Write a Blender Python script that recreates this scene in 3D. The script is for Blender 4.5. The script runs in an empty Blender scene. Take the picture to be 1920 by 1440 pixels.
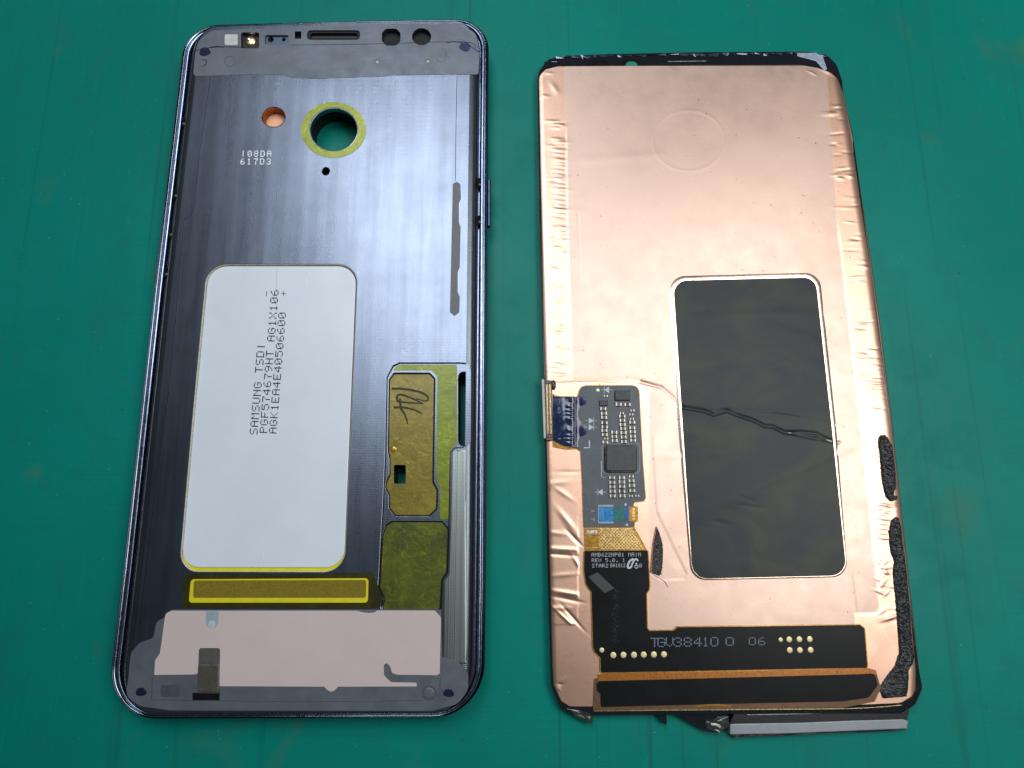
import bpy, math, random
import numpy as np
from mathutils import Vector
from mathutils.geometry import tessellate_polygon
random.seed(7); R0 = random.Random(21); rng = np.random.default_rng(7)
SC = bpy.context.scene
COL = SC.collection
MM = 0.001
# ------------------------------------------------------------------ camera, world, lamps, exposure
F = 1250.0; TH = math.atan(F / 6006.0); HC = 150.0
cd = bpy.data.cameras.new('camera'); cam = bpy.data.objects.new('camera', cd); COL.objects.link(cam)
cam.location = (0, 0, HC * MM); cam.rotation_euler = (TH, 0, 0)
cd.sensor_width = 36; cd.lens = 36 * F / 1920; cd.clip_start = 0.005; cd.clip_end = 20
SC.camera = cam
W = bpy.data.worlds.new('World'); SC.world = W; W.use_nodes = True
W.node_tree.nodes['Background'].inputs[0].default_value = (0.80, 0.93, 1.0, 1)
W.node_tree.nodes['Background'].inputs[1].default_value = 0.08
def area(name, loc, target, sx, sy, L, col):
    ld = bpy.data.lights.new(name, 'AREA'); ld.shape = 'RECTANGLE'; ld.size = sx; ld.size_y = sy
    ld.energy = L * math.pi * sx * sy; ld.color = col
    o = bpy.data.objects.new(name, ld); COL.objects.link(o); o.location = loc
    o.rotation_euler = (Vector(target) - Vector(loc)).to_track_quat('-Z', 'Y').to_euler()
area('bench_lamp', (0.225, 0.085, 0.42), (0.14, 0.05, 0), 0.34, 0.20, 5.6, (1.0, 0.985, 0.95))
area('second_lamp', (-0.075, 0.245, 0.42), (-0.04, 0.12, 0), 0.17, 0.28, 6.4, (0.88, 0.94, 1.0))
SC.view_settings.view_transform = 'Standard'; SC.view_settings.look = 'None'
SC.view_settings.exposure = 0.0; SC.view_settings.gamma = 1.0

# ------------------------------------------------------------------ geometry helpers (all in mm)
cT, sT = math.cos(TH), math.sin(TH)
def P(px, py, z=0.0):
    """photo position -> point (mm) on the horizontal plane at height z"""
    a = (px - 960) / F; b = (720 - py) / F
    d = (a, b * cT + sT, b * sT - cT)
    t = (z - HC) / d[2]
    return (d[0] * t, d[1] * t)
def PA(px, py, z):
    a = (np.asarray(px, float) - 960) / F; b = (720 - np.asarray(py, float)) / F
    dz = b * sT - cT; t = (z - HC) / dz
    return a * t, (b * cT + sT) * t
def fillet(pts, r0=0.0, n=6):
    out = []; N = len(pts)
    for i in range(N):
        p = Vector(pts[i][:2]); r = pts[i][2] if len(pts[i]) > 2 else r0
        a = Vector(pts[i - 1][:2]) - p; b = Vector(pts[(i + 1) % N][:2]) - p
        la, lb = a.length, b.length
        if r <= 1e-6 or la < 1e-6 or lb < 1e-6: out.append((p.x, p.y)); continue
        a /= la; b /= lb
        ang = math.acos(max(-1, min(1, a.dot(b))))
        if ang > math.pi - 0.04: out.append((p.x, p.y)); continue
        d = min(r / math.tan(ang / 2), la * 0.47, lb * 0.47); rr = d * math.tan(ang / 2)
        c = p + (a + b).normalized() * (rr / math.sin(ang / 2))
        s = p + a * d - c; e = p + b * d - c
        a0 = math.atan2(s.y, s.x); a1 = math.atan2(e.y, e.x)
        da = (a1 - a0 + math.pi) % (2 * math.pi) - math.pi
        for k in range(n + 1):
            t = a0 + da * k / n; out.append((c.x + rr * math.cos(t), c.y + rr * math.sin(t)))
    return out
def L(pts, z, r=0.0, n=6):
    """outline traced in photo positions, dropped on plane z, corners rounded by r mm"""
    q = [P(p[0], p[1], z) + ((p[2],) if len(p) > 2 else ()) for p in pts]
    return fillet(q, r, n)
def ell(cx, cy, rx, ry, z, n=40, rot=0.0):
    o = []
    for k in range(n):
        t = 2 * math.pi * k / n; u, v = rx * math.cos(t), ry * math.sin(t)
        o.append(P(cx + u * math.cos(rot) - v * math.sin(rot), cy + u * math.sin(rot) + v * math.cos(rot), z))
    return o
def box(x0, y0, x1, y1, z, r=0.0, n=5): return L([(x0, y1), (x1, y1), (x1, y0), (x0, y0)], z, r, n)
def sarea(l): return 0.5 * sum(l[i - 1][0] * l[i][1] - l[i][0] * l[i - 1][1] for i in range(len(l)))
def dedupe(l):
    o = [p for i, p in enumerate(l) if math.hypot(p[0] - l[i - 1][0], p[1] - l[i - 1][1]) > 0.004]
    return o
def offset(l, d):
    """offset a CCW loop inward by d (left normal)"""
    N = len(l); out = []
    for i in range(N):
        p0, p, p1 = l[i - 1], l[i], l[(i + 1) % N]
        e0 = Vector((p[0] - p0[0], p[1] - p0[1])).normalized(); e1 = Vector((p1[0] - p[0], p1[1] - p[1])).normalized()
        n0 = Vector((-e0.y, e0.x)); n1 = Vector((-e1.y, e1.x)); m = n0 + n1
        if m.length < 1e-6: m = n0
        m.normalize(); k = min(1.6, 1 / max(0.3, m.dot(n0)))
        out.append((p[0] + m.x * d * k, p[1] + m.y * d * k))
    return out
ORG = {}
def link(name, verts, faces, mat, parent=None, smooth=False, kind=None, label=None, mats=None, fm=None, loc=None):
    me = bpy.data.meshes.new(name)
    og = (0, 0, 0)
    if parent is not None: og = ORG[parent.name]
    ol = loc if loc is not None else og
    V = np.asarray(verts, float).reshape(-1, 3) - np.asarray(ol)
    me.from_pydata((V * MM).tolist(), [], faces)
    for m in (mats or [mat]): me.materials.append(m)
    if fm is not None: me.polygons.foreach_set('material_index', fm)
    if smooth is True: me.polygons.foreach_set('use_smooth', [True] * len(me.polygons))
    elif smooth: me.polygons.foreach_set('use_smooth', smooth)
    me.update()
    o = bpy.data.objects.new(name, me); COL.objects.link(o)
    ORG[o.name] = tuple(ol)
    if parent is not None:
        o.parent = parent; o.location = [(ol[i] - og[i]) * MM for i in range(3)]
    else: o.location = [c * MM for c in ol]
    if kind: o['kind'] = kind
    if label: o['label'] = label
    return o
def prism(loops, z0, z1, bev=0.0):
    """outer loop with holes, walls, top and bottom; bev rounds the top edge"""
    V, Fc = [], []
    ls = []
    for i, l in enumerate(loops):
        l = dedupe(l)
        a = sarea(l)
        if (i == 0 and a < 0) or (i > 0 and a > 0): l = l[::-1]
        ls.append(l)
    rings = []
    prof = [(0, z0), (0, z1 - bev)] + ([(bev * 0.3, z1 - bev * 0.3), (bev, z1)] if bev > 0 else [])
    if bev == 0: prof = [(0, z0), (0, z1)]
    for l in ls:
        base = len(V); n = len(l); R = []
        for d, z in prof:
            q = offset(l, d) if d else l
            R.append([len(V) + k for k in range(n)]); V += [(x, y, z) for x, y in q]
        for a, b in zip(R, R[1:]):
            for k in range(n):
                j = (k + 1) % n; Fc.append((a[k], a[j], b[j], b[k]))
        rings.append((R[0], R[-1]))
    for which in (1, 0):
        idx = [i for r in rings for i in r[which]]
        polys = [[Vector((V[i][0], V[i][1], 0)) for i in r[which]] for r in rings]
        for t in tessellate_polygon(polys):
            f = [idx[i] for i in t]
            a, b, c = (V[i] for i in f)
            s = (b[0] - a[0]) * (c[1] - a[1]) - (c[0] - a[0]) * (b[1] - a[1])
            if abs(s) < 1e-9: continue
            if (s > 0) != (which == 1): f = f[::-1]
            Fc.append(tuple(f))
    return V, Fc
def plate(name, loops, z0, z1, mat, parent, bev=0.0, **kw):
    V, Fc = prism(loops, z0, z1, bev)
    return link(name, V, Fc, mat, parent, **kw)
def ribbon(pts, w, z0, z1, wf=None):
    """flat ribbon of width w(mm) along mm points -> V,F ; ends tapered by wf"""
    V, Fc = [], []; N = len(pts)
    for i, p in enumerate(pts):
        a = pts[max(0, i - 1)]; b = pts[min(N - 1, i + 1)]
        d = Vector((b[0] - a[0], b[1] - a[1])).normalized(); nx, ny = -d.y, d.x
        ww = (w if wf is None else w * wf(i / (N - 1))) / 2
        V += [(p[0] + nx * ww, p[1] + ny * ww, z0), (p[0] + nx * ww * .7, p[1] + ny * ww * .7, z1),
              (p[0] - nx * ww * .7, p[1] - ny * ww * .7, z1), (p[0] - nx * ww, p[1] - ny * ww, z0)]
    for i in range(N - 1):
        a = 4 * i; b = a + 4
        for k in range(3): Fc.append((a + k, a + k + 1, b + k + 1, b + k))
    Fc += [(0, 3, 2, 1)[::-1], (4 * N - 4, 4 * N - 3, 4 * N - 2, 4 * N - 1)[::-1]]
    return V, Fc
def smoothline(pts, n=6):
    out = []; N = len(pts)
    for i in range(N - 1):
        p0 = pts[max(0, i - 1)]; p1 = pts[i]; p2 = pts[i + 1]; p3 = pts[min(N - 1, i + 2)]
        for k in range(n):
            t = k / n
            out.append(tuple(0.5 * ((2 * p1[c]) + (-p0[c] + p2[c]) * t + (2 * p0[c] - 5 * p1[c] + 4 * p2[c] - p3[c]) * t * t
                       + (-p0[c] + 3 * p1[c] - 3 * p2[c] + p3[c]) * t ** 3) for c in (0, 1)))
    out.append(tuple(pts[-1][:2])); return out
def line(name, px, w, z0, z1, mat, parent, smooth=True, wf=None, **kw):
    q = [P(x, y, z0) for x, y in (smoothline(px) if smooth else px)]
    V, Fc = ribbon(q, w, z0, z1, wf); return link(name, V, Fc, mat, parent, **kw)
def join(parts):
    V, Fc = [], []
    for v, f in parts:
        b = len(V); V += list(v); Fc += [tuple(i + b for i in t) for t in f]
    return V, Fc
def dome(cx, cy, r, z, h, n=20, m=4):
    V, Fc = [], []
    for j in range(m + 1):
        a = j / m * math.pi / 2; rr = r * math.cos(a); zz = z + h * math.sin(a)
        if j == m: V.append((cx, cy, zz)); break
        V += [(cx + rr * math.cos(2 * math.pi * k / n), cy + rr * math.sin(2 * math.pi * k / n), zz) for k in range(n)]
    for j in range(m - 1):
        for k in range(n):
            q = (k + 1) % n; Fc.append((j * n + k, j * n + q, (j + 1) * n + q, (j + 1) * n + k))
    for k in range(n): Fc.append(((m - 1) * n + k, (m - 1) * n + (k + 1) % n, m * n))
    return V, Fc
def ringmesh(outer, inner, z0, z1, zi=None):
    """ring between two loops with equal counts, its inner edge at zi"""
    n = len(outer); zi = z1 if zi is None else zi
    V = [(x, y, z0) for x, y in outer] + [(x, y, z1) for x, y in outer] + [(x, y, zi) for x, y in inner] + [(x, y, z0) for x, y in inner]
    Fc = []
    for r in range(3):
        for k in range(n):
            j = (k + 1) % n; Fc.append((r * n + k, r * n + j, (r + 1) * n + j, (r + 1) * n + k))
    return V, Fc
def spans(outline, nr, nc, zpl, zf, skirt=0.0, ygamma=None):
    """convex-in-rows sheet: rows in photo space, height zpl + zf(px,py)"""
    o = np.array(outline, float); y0, y1 = o[:, 1].min() + 0.05, o[:, 1].max() - 0.05
    t = np.linspace(0, 1, nr); t = t if ygamma is None else t + ygamma * np.sin(2 * math.pi * t) * -1 / (2 * math.pi)
    ys = y0 + (y1 - y0) * t
    XL, XR = [], []
    for y in ys:
        xs = []
        for i in range(len(o)):
            a, b = o[i - 1], o[i]
            if (a[1] - y) * (b[1] - y) <= 0 and a[1] != b[1]:
                xs.append(a[0] + (b[0] - a[0]) * (y - a[1]) / (b[1] - a[1]))
        XL.append(min(xs)); XR.append(max(xs))
    XL, XR = np.array(XL), np.array(XR)
    u = np.linspace(0, 1, nc)
    PX = XL[:, None] + (XR - XL)[:, None] * u[None, :]; PY = np.repeat(ys[:, None], nc, 1)
    X, Y = PA(PX, PY, zpl); Z = zpl + zf(PX, PY)
    V = np.stack([X, Y, Z], -1).reshape(-1, 3)
    i = np.arange((nr - 1) * (nc - 1)); r = i // (nc - 1); c = i % (nc - 1); a = r * nc + c
    Fc = np.stack([a, a + nc, a + nc + 1, a + 1], -1).tolist()
    if skirt > 0:
        b = list(range(nc)) + [k * nc + nc - 1 for k in range(1, nr)] + [(nr - 1) * nc + k for k in range(nc - 2, -1, -1)] + [k * nc for k in range(nr - 2, 0, -1)]
        base = len(V); low = V[b].copy(); low[:, 2] -= skirt; V = np.concatenate([V, low]); n = len(b)
        Fc += [(b[k], b[(k + 1) % n], base + (k + 1) % n, base + k) for k in range(n)]
    return V, Fc

# ------------------------------------------------------------------ materials
class NT:
    def __init__(s, name):
        s.m = bpy.data.materials.new(name); s.m.use_nodes = True; s.t = s.m.node_tree
        s.b = s.t.nodes['Principled BSDF']; s.co = None
    def n(s, t, **kw):
        x = s.t.nodes.new(t)
        for k, v in kw.items():
            if k in x.inputs.keys() if isinstance(k, str) else False: x.inputs[k].default_value = v
            else: setattr(x, k, v)
        return x
    def l(s, a, b): s.t.links.new(a, b)
    def coord(s, sc=(1, 1, 1), rot=0.0):
        if s.co is None: s.co = s.t.nodes.new('ShaderNodeTexCoord')
        m = s.t.nodes.new('ShaderNodeMapping'); m.inputs['Scale'].default_value = [1000 * c for c in sc]
        m.inputs['Rotation'].default_value = (0, 0, rot)
        s.l(s.co.outputs['Object'], m.inputs['Vector']); return m.outputs[0]
    def noise(s, sc=(1, 1, 1), scale=1.0, detail=3, rough=0.5, rot=0.0, dist=0.0):
        x = s.t.nodes.new('ShaderNodeTexNoise'); s.l(s.coord(sc, rot), x.inputs['Vector'])
        x.inputs['Scale'].default_value = scale; x.inputs['Detail'].default_value = detail
        x.inputs['Roughness'].default_value = rough; x.inputs['Distortion'].default_value = dist
        return x.outputs['Fac']
    def ramp(s, fac, a, b, c0=(0, 0, 0, 1), c1=(1, 1, 1, 1)):
        x = s.t.nodes.new('ShaderNodeValToRGB'); s.l(fac, x.inputs[0])
        x.color_ramp.elements[0].position = a; x.color_ramp.elements[1].position = b
        x.color_ramp.elements[0].color = c0; x.color_ramp.elements[1].color = c1
        return x.outputs[0]
    def mix(s, fac, a, b):
        x = s.t.nodes.new('ShaderNodeMix'); x.data_type = 'RGBA'
        for i, v in ((0, fac), (6, a), (7, b)):
            if isinstance(v, (int, float)): x.inputs[i].default_value = v
            elif isinstance(v, tuple): x.inputs[i].default_value = v
            else: s.l(v, x.inputs[i])
        return x.outputs[2]
    def bump(s, h, dist, strength=1.0):
        x = s.t.nodes.new('ShaderNodeBump'); x.inputs['Strength'].default_value = strength
        x.inputs['Distance'].default_value = dist * MM
        s.l(h, x.inputs['Height'])
        if getattr(s, 'nb', None) is not None: s.l(s.nb, x.inputs['Normal'])
        s.nb = x.outputs[0]; s.l(s.nb, s.b.inputs['Normal'])
def c4(c): return (c[0], c[1], c[2], 1.0)
def M(name, col, rough=0.5, metal=0.0, spec=0.5, var=0.12, vs=0.6, bump=0.02, bs=3.0, stretch=(1, 1, 1), coat=0.0, rv=0.08, detail=4):
    s = NT(name)
    f = s.noise(stretch, vs, 4, 0.6)
    lo = c4([c * (1 - var) for c in col]); hi = c4([min(1, c * (1 + var)) for c in col])
    s.l(s.ramp(f, 0.3, 0.7, lo, hi), s.b.inputs['Base Color'])
    s.b.inputs['Metallic'].default_value = metal; s.b.inputs['Specular IOR Level'].default_value = spec
    r = s.noise(stretch, vs * 2.7, 3)
    s.l(s.ramp(r, 0.3, 0.7, c4([max(0.02, rough - rv)] * 3), c4([rough + rv] * 3)), s.b.inputs['Roughness'])
    s.b.inputs['Coat Weight'].default_value = coat; s.b.inputs['Coat Roughness'].default_value = 0.08
    if bump: s.bump(s.noise(stretch, bs, detail, 0.6), bump)
    return s
def green_mat():
    s = NT('green_rubber')
    big = s.noise((1, 1, 1), 0.012, 3)
    c = s.ramp(big, 0.3, 0.7, (0.001, 0.178, 0.144, 1), (0.002, 0.228, 0.186, 1))
    # woven hairlines, both directions
    h1 = s.noise((0.04, 3.0, 1), 1.0, 3); h2 = s.noise((3.0, 0.04, 1), 1.0, 3)
    c = s.mix(s.ramp(h1, 0.5, 0.95), c, (0.003, 0.175, 0.143, 1))
    c = s.mix(s.ramp(h2, 0.58, 0.95), c, (0.004, 0.245, 0.20, 1))
    st = s.noise((1, 1, 1), 0.055, 3, 0.5, dist=0.6)
    c = s.mix(s.ramp(st, 0.64, 0.92), c, (0.05, 0.15, 0.10, 1))
    pt = s.noise((1, 1, 1), 0.09, 5, 0.7, dist=0.4)
    c = s.mix(s.ramp(pt, 0.50, 0.75, (0, 0, 0, 1), (0.4, 0.4, 0.4, 1)), c, (0.006, 0.13, 0.115, 1))
    sp = s.noise((1, 1, 1), 1.9, 1)
    c = s.mix(s.ramp(sp, 0.78, 0.81), c, (0.14, 0.42, 0.38, 1))
    sp2 = s.noise((1, 1.4, 1), 0.8, 1)
    c = s.mix(s.ramp(sp2, 0.805, 0.84), c, (0.02, 0.05, 0.045, 1))
    # long knife scratches
    k = s.noise((1.6, 0.015, 1), 0.35, 2)
    c = s.mix(s.ramp(k, 0.64, 0.80), c, (0.003, 0.155, 0.125, 1))
    s.l(c, s.b.inputs['Base Color'])
    s.l(s.ramp(pt, 0.3, 0.7, (0.30, 0.30, 0.30, 1), (0.48, 0.48, 0.48, 1)), s.b.inputs['Roughness']); s.b.inputs['Specular IOR Level'].default_value = 0.14
    s.bump(h1, 0.004); s.bump(h2, 0.003); s.bump(s.noise((1, 1, 1), 5.0, 3), 0.02)
    return s.m
def milled(name, col, rough, streak=0.03):
    s = NT(name)
    f = s.noise((1, 1, 1), 0.09, 4, 0.6)
    v = s.noise((0.16, 0.004, 1), 1.0, 3, 0.5)
    c = s.ramp(f, 0.3, 0.7, c4([x * 0.8 for x in col]), c4([x * 1.1 for x in col]))
    c = s.mix(s.ramp(v, 0.35, 0.7, (0, 0, 0, 1), (0.30, 0.30, 0.30, 1)), c, c4([x * 1.5 for x in col]))
    wb = s.t.nodes.new('ShaderNodeTexWave'); s.l(s.coord((1, 0.15, 1)), wb.inputs[0]); wb.inputs['Scale'].default_value = 0.073
    wb.inputs['Distortion'].default_value = 0.8; wb.inputs['Detail'].default_value = 1
    c = s.mix(s.ramp(wb.outputs['Fac'], 0.2, 0.9, (0, 0, 0, 1), (0.16, 0.16, 0.16, 1)), c, c4([x * 1.35 for x in col])); s.bump(wb.outputs['Fac'], 0.005)
    s.l(c, s.b.inputs['Base Color']); s.b.inputs['Metallic'].default_value = 1.0
    s.l(s.ramp(s.noise((1, 0.05, 1), 0.9, 3), 0.3, 0.7, c4([rough - 0.02] * 3), c4([rough + 0.02] * 3)), s.b.inputs['Roughness'])
    s.bump(v, 0.03); s.bump(s.noise((1, 0.25, 1), 6.0, 3), streak * 0.3)
    # cutter arcs
    w = s.t.nodes.new('ShaderNodeTexWave'); s.l(s.coord((1, 1, 1)), w.inputs[0]); w.inputs['Scale'].default_value = 0.9
    w.bands_direction = 'Y'; w.inputs['Distortion'].default_value = 3.0; w.inputs['Detail'].default_value = 2; w.inputs['Detail Scale'].default_value = 0.4
    s.bump(w.outputs['Fac'], streak * 0.16)
    return s.m
def ribbed(name, col):
    s = NT(name)
    s.b.inputs['Metallic'].default_value = 1.0; s.b.inputs['Roughness'].default_value = 0.34
    v = s.noise((3.5, 0.004, 1), 1.0, 3)
    s.l(s.ramp(v, 0.35, 0.65, c4([x * 0.6 for x in col]), c4(col)), s.b.inputs['Base Color'])
    s.bump(v, 0.035)
    w = s.t.nodes.new('ShaderNodeTexWave'); s.l(s.coord((1, 1, 1)), w.inputs[0]); w.inputs['Scale'].default_value = 1.1; w.bands_direction = 'Y'
    s.bump(w.outputs['Fac'], 0.003)
    return s.m
def copper(name, rough, col=(0.86, 0.54, 0.40), filmcol=(0.66, 0.475, 0.395)):
    s = NT(name)
    f = s.noise((1, 1, 1), 0.06, 4, 0.6)
    at = s.t.nodes.new('ShaderNodeAttribute'); at.attribute_name = 'film'; fm = at.outputs['Fac']
    tarn = s.noise((1, 1, 1), 0.11, 4, 0.6, dist=0.8)
    bare = s.ramp(f, 0.3, 0.7, c4([x * 0.90 for x in col]), c4(col))
    bare = s.mix(s.ramp(tarn, 0.60, 0.85), bare, (0.66, 0.34, 0.24, 1))
    c = s.mix(fm, bare, s.ramp(f, 0.3, 0.7, c4([x * 0.95 for x in filmcol]), c4(filmcol)))
    d = s.noise((1, 1, 1), 1.5, 1)
    c = s.mix(s.ramp(d, 0.77, 0.81), c, (0.20, 0.10, 0.07, 1))
    s.l(c, s.b.inputs['Base Color']); s.b.inputs['Metallic'].default_value = 1.0
    rr = s.mix(fm, c4([rough - 0.10] * 3), s.ramp(s.noise((1, 1, 1), 0.25, 4), 0.3, 0.7, c4([rough - 0.03] * 3), c4([rough + 0.04] * 3)))
    s.l(rr, s.b.inputs['Roughness'])
    s.b.inputs['Coat Weight'].default_value = 0.35; s.b.inputs['Coat Roughness'].default_value = 0.3
    s.bump(s.noise((1, 1, 1), 0.07, 1), 0.10); s.bump(s.noise((1, 1, 1), 1.2, 3, 0.6, dist=0.6), 0.010); s.bump(s.noise((1, 1, 1), 7.0, 3), 0.004)
    return s.m
def olive(name, a, b, rough=0.42, bs=0.45):
    s = NT(name)
    f = s.noise((1, 1, 1), 0.16, 4, 0.65, dist=0.5)
    c = s.ramp(f, 0.3, 0.7, c4(a), c4(b))
    g = s.noise((1, 1, 1), 0.6, 3, 0.5, dist=1.5)
    c = s.mix(s.ramp(g, 0.60, 0.66, (0, 0, 0, 1), (0.35, 0.35, 0.35, 1)), c, c4([x * 1.7 for x in b]))
    s.l(c, s.b.inputs['Base Color'])
    s.b.inputs['Metallic'].default_value = 0.35; s.b.inputs['Roughness'].default_value = rough
    s.b.inputs['Coat Weight'].default_value = 0.35; s.b.inputs['Coat Roughness'].default_value = 0.25
    s.bump(s.noise((1, 1, 1), bs, 4, 0.6, dist=1.2), 0.10); s.bump(s.noise((1, 1, 1), 2.5, 3), 0.012)
    return s.m
m_mat = green_mat()
m_plate = milled('milled_blue_grey_metal', (0.150, 0.172, 0.220), 0.28)
m_rim = M('dark_blue_polished_metal', (0.028, 0.036, 0.065), 0.16, 1.0, var=0.2, vs=0.4, bump=0).m
m_rib = ribbed('ribbed_milled_metal', (0.42, 0.47, 0.45))
m_body = M('black_inner_body', (0.012, 0.013, 0.018), 0.6, 0.0, 0.3).m
m_black = M('black_plastic', (0.01, 0.01, 0.012), 0.35, 0.0, 0.5).m
m_blackmat = M('matt_black', (0.006, 0.006, 0.007), 0.8, 0.0, 0.1).m
m_greyfilm = M('grey_adhesive_film', (0.135, 0.155, 0.185), 0.42, 0.35, 0.5, var=0.14, vs=0.12, bump=0.03, bs=0.7).m
m_greyfoam = M('grey_foam_strip', (0.16, 0.17, 0.18), 0.6, 0.0, 0.4, var=0.06, vs=0.5, bump=0.01).m
m_batt = M('white_battery_wrap', (0.70, 0.765, 0.85), 0.34, 0.0, 0.5, var=0.03, vs=0.06, bump=0.06, bs=0.06, rv=0.10).m
m_cream = M('cream_edge', (0.70, 0.66, 0.50), 0.3, 0.2, 0.6, var=0.2, vs=1.2).m
m_yellow = M('yellow_film', (0.70, 0.62, 0.01), 0.4, 0.0, 0.5, var=0.08, vs=0.5, bump=0.01).m
m_ink = M('blue_black_ink', (0.008, 0.010, 0.05), 0.6, 0, 0.2, bump=0).m
m_marker = M('brown_marker_ink', (0.035, 0.03, 0.012), 0.5, 0, 0.3, bump=0).m
m_white = M('white_print', (0.55, 0.60, 0.66), 0.5, 0, 0.3, bump=0, var=0.05).m
m_bluewhite = M('pale_blue_print', (0.26, 0.33, 0.50), 0.5, 0, 0.3, bump=0, var=0.05).m
m_olive = olive('olive_film', (0.125, 0.155, 0.004), (0.225, 0.27, 0.008))
m_olivedk = olive('dark_olive_film', (0.045, 0.056, 0.003), (0.13, 0.152, 0.005))
m_brownfilm = olive('brown_amber_film', (0.13, 0.10, 0.005), (0.25, 0.19, 0.012))
m_ring = olive('ring_olive_film', (0.17, 0.20, 0.004), (0.27, 0.30, 0.008), 0.35)
m_deck = M('transparent_olive_cover', (0.042, 0.040, 0.008), 0.3, 0.3, 0.5, var=0.25, vs=0.3).m
m_strip = M('brown_mesh_fabric', (0.20, 0.155, 0.010), 0.6, 0.0, 0.3, var=0.3, vs=4.0, bump=0.05, bs=5.0, stretch=(1, 1, 1)).m
m_pink = M('pale_pink_film', (0.60, 0.50, 0.49), 0.42, 0.0, 0.4, var=0.035, vs=0.07, bump=0.06, bs=0.07, rv=0.1).m
m_paleblue = M('pale_blue_tab', (0.30, 0.38, 0.44), 0.5, bump=0.01).m
m_gold = M('gold_contact', (0.90, 0.72, 0.36), 0.28, 1.0, var=0.1, bump=0.01).m
m_padg = M('dull_gold_pad', (0.78, 0.68, 0.38), 0.5, 0.6, var=0.1, vs=1.5, bump=0.02).m
m_silver = M('silver_metal', (0.62, 0.66, 0.68), 0.3, 1.0, var=0.08, bump=0.01).m
m_dull = M('dull_silver_metal', (0.30, 0.33, 0.36), 0.5, 0.4, var=0.08, vs=0.3, bump=0.02, bs=1.0).m
m_brownmet = M('brown_plated_metal', (0.16, 0.14, 0.115), 0.42, 0.7, var=0.1, vs=0.8, bump=0.01).m
m_screw = M('dark_blue_screw', (0.02, 0.03, 0.10), 0.25, 0.6, var=0.3, vs=1.5, bump=0.05, bs=2).m
m_orange = M('orange_flash_lens', (0.95, 0.50, 0.30), 0.45, 0.0, 0.5, var=0.05).m
m_copper = copper('copper_foil', 0.45)
m_copedge = copper('polished_copper_edge', 0.27, (0.96, 0.74, 0.60))
m_copdk = M('oxidised_copper_edge', (0.35, 0.14, 0.06), 0.4, 0.8, var=0.4, vs=1.0, bump=0.06, bs=2).m
m_glass = M('black_glass', (0.008, 0.010, 0.014), 0.10, 0.0, 0.6, bump=0.01, bs=0.6, coat=0.4).m
def graphite():
    s = NT('dark_graphite_film')
    f = s.noise((1, 1.6, 1), 0.055, 3, 0.5, rot=0.5, dist=1.4)
    c = s.ramp(f, 0.42, 0.68, (0.016, 0.024, 0.031, 1), (0.036, 0.044, 0.030, 1))
    s.l(c, s.b.inputs['Base Color'])
    s.b.inputs['Roughness'].default_value = 0.36; s.b.inputs['Specular IOR Level'].default_value = 0.22
    s.bump(s.noise((1, 2, 1), 0.07, 1, dist=0.6), 0.12); s.bump(s.noise((1, 1, 1), 6, 3), 0.006)
    return s.m
m_graph = graphite()
m_board = M('grey_circuit_board', (0.10, 0.118, 0.135), 0.38, 0.0, 0.3, var=0.08, vs=0.25, bump=0.015, bs=1.2).m
m_boardtrace = M('board_trace', (0.14, 0.165, 0.19), 0.35, 0.0, 0.5, bump=0).m
m_chip = M('chip_resin', (0.055, 0.060, 0.068), 0.5, 0.0, 0.4, var=0.1, bump=0.01).m
m_chipside = M('chip_shade_black', (0.008, 0.009, 0.012), 0.2, 0.0, 0.5, bump=0.02).m
m_capbody = M('ceramic_body', (0.15, 0.14, 0.12), 0.45, bump=0.01).m
m_capdark = M('dark_ceramic_body', (0.03, 0.035, 0.045), 0.4, bump=0.01).m
m_solder = M('solder_end', (0.50, 0.48, 0.43), 0.40, 0.8, bump=0.02, bs=3).m
m_kapton = M('orange_kapton', (0.50, 0.25, 0.035), 0.25, 0.45, 0.6, var=0.15, vs=0.5, bump=0.03, bs=1.0, coat=0.4).m
m_flexblk = M('black_flex_print', (0.008, 0.009, 0.010), 0.3, 0.0, 0.16, var=0.2, vs=0.1, bump=0.004, bs=1.5, rv=0.03).m
m_navy = M('navy_glossy_ribbon', (0.012, 0.022, 0.075), 0.12, 0.0, 0.5, var=0.4, vs=0.4, bump=0.18, bs=0.22, coat=0.5, detail=1).m
m_cyan = M('bright_blue_film', (0.0, 0.20, 0.52), 0.2, 0.1, 0.6, var=0.3, vs=0.6, bump=0.05, coat=0.5).m
m_greenf = M('green_stiffener', (0.01, 0.14, 0.10), 0.3, 0.1, 0.5).m
m_foam = M('black_foam_adhesive', (0.016, 0.018, 0.020), 0.28, 0.0, 0.7, var=0.6, vs=3.0, bump=0.25, bs=2.2).m
m_connbr = M('brown_connector_body', (0.14, 0.09, 0.06), 0.4, 0.2, bump=0.02).m
m_whitepl = M('off_white_plastic', (0.50, 0.50, 0.46), 0.45, bump=0.01).m
m_glue = M('dark_glue', (0.03, 0.018, 0.012), 0.15, 0.0, 0.6, bump=0.2, bs=1.5).m
m_teal = M('green_glass_dot', (0.02, 0.24, 0.16), 0.3, bump=0).m

# ------------------------------------------------------------------ the setting
n = 24; V = []; Fc = []
V = [(x, y, z) for z in (-1.0, -3.0) for x, y in ((-420, -330), (420, -330), (420, 560), (-420, 560))]
Fc = [(0, 1, 2, 3), (4, 7, 6, 5), (0, 4, 5, 1), (1, 5, 6, 2), (2, 6, 7, 3), (3, 7, 4, 0)]
mt = link('work_mat', V, Fc, m_mat, kind='structure'); mt['label'] = 'green woven rubber work mat with faint scratches and stains'

def thing(name, label, cat, x, y):
    o = bpy.data.objects.new(name, None); COL.objects.link(o); o.location = (x * MM, y * MM, 0)
    o.empty_display_size = 0.02; o['label'] = label; o['category'] = cat; ORG[o.name] = (x, y, 0); return o

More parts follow.
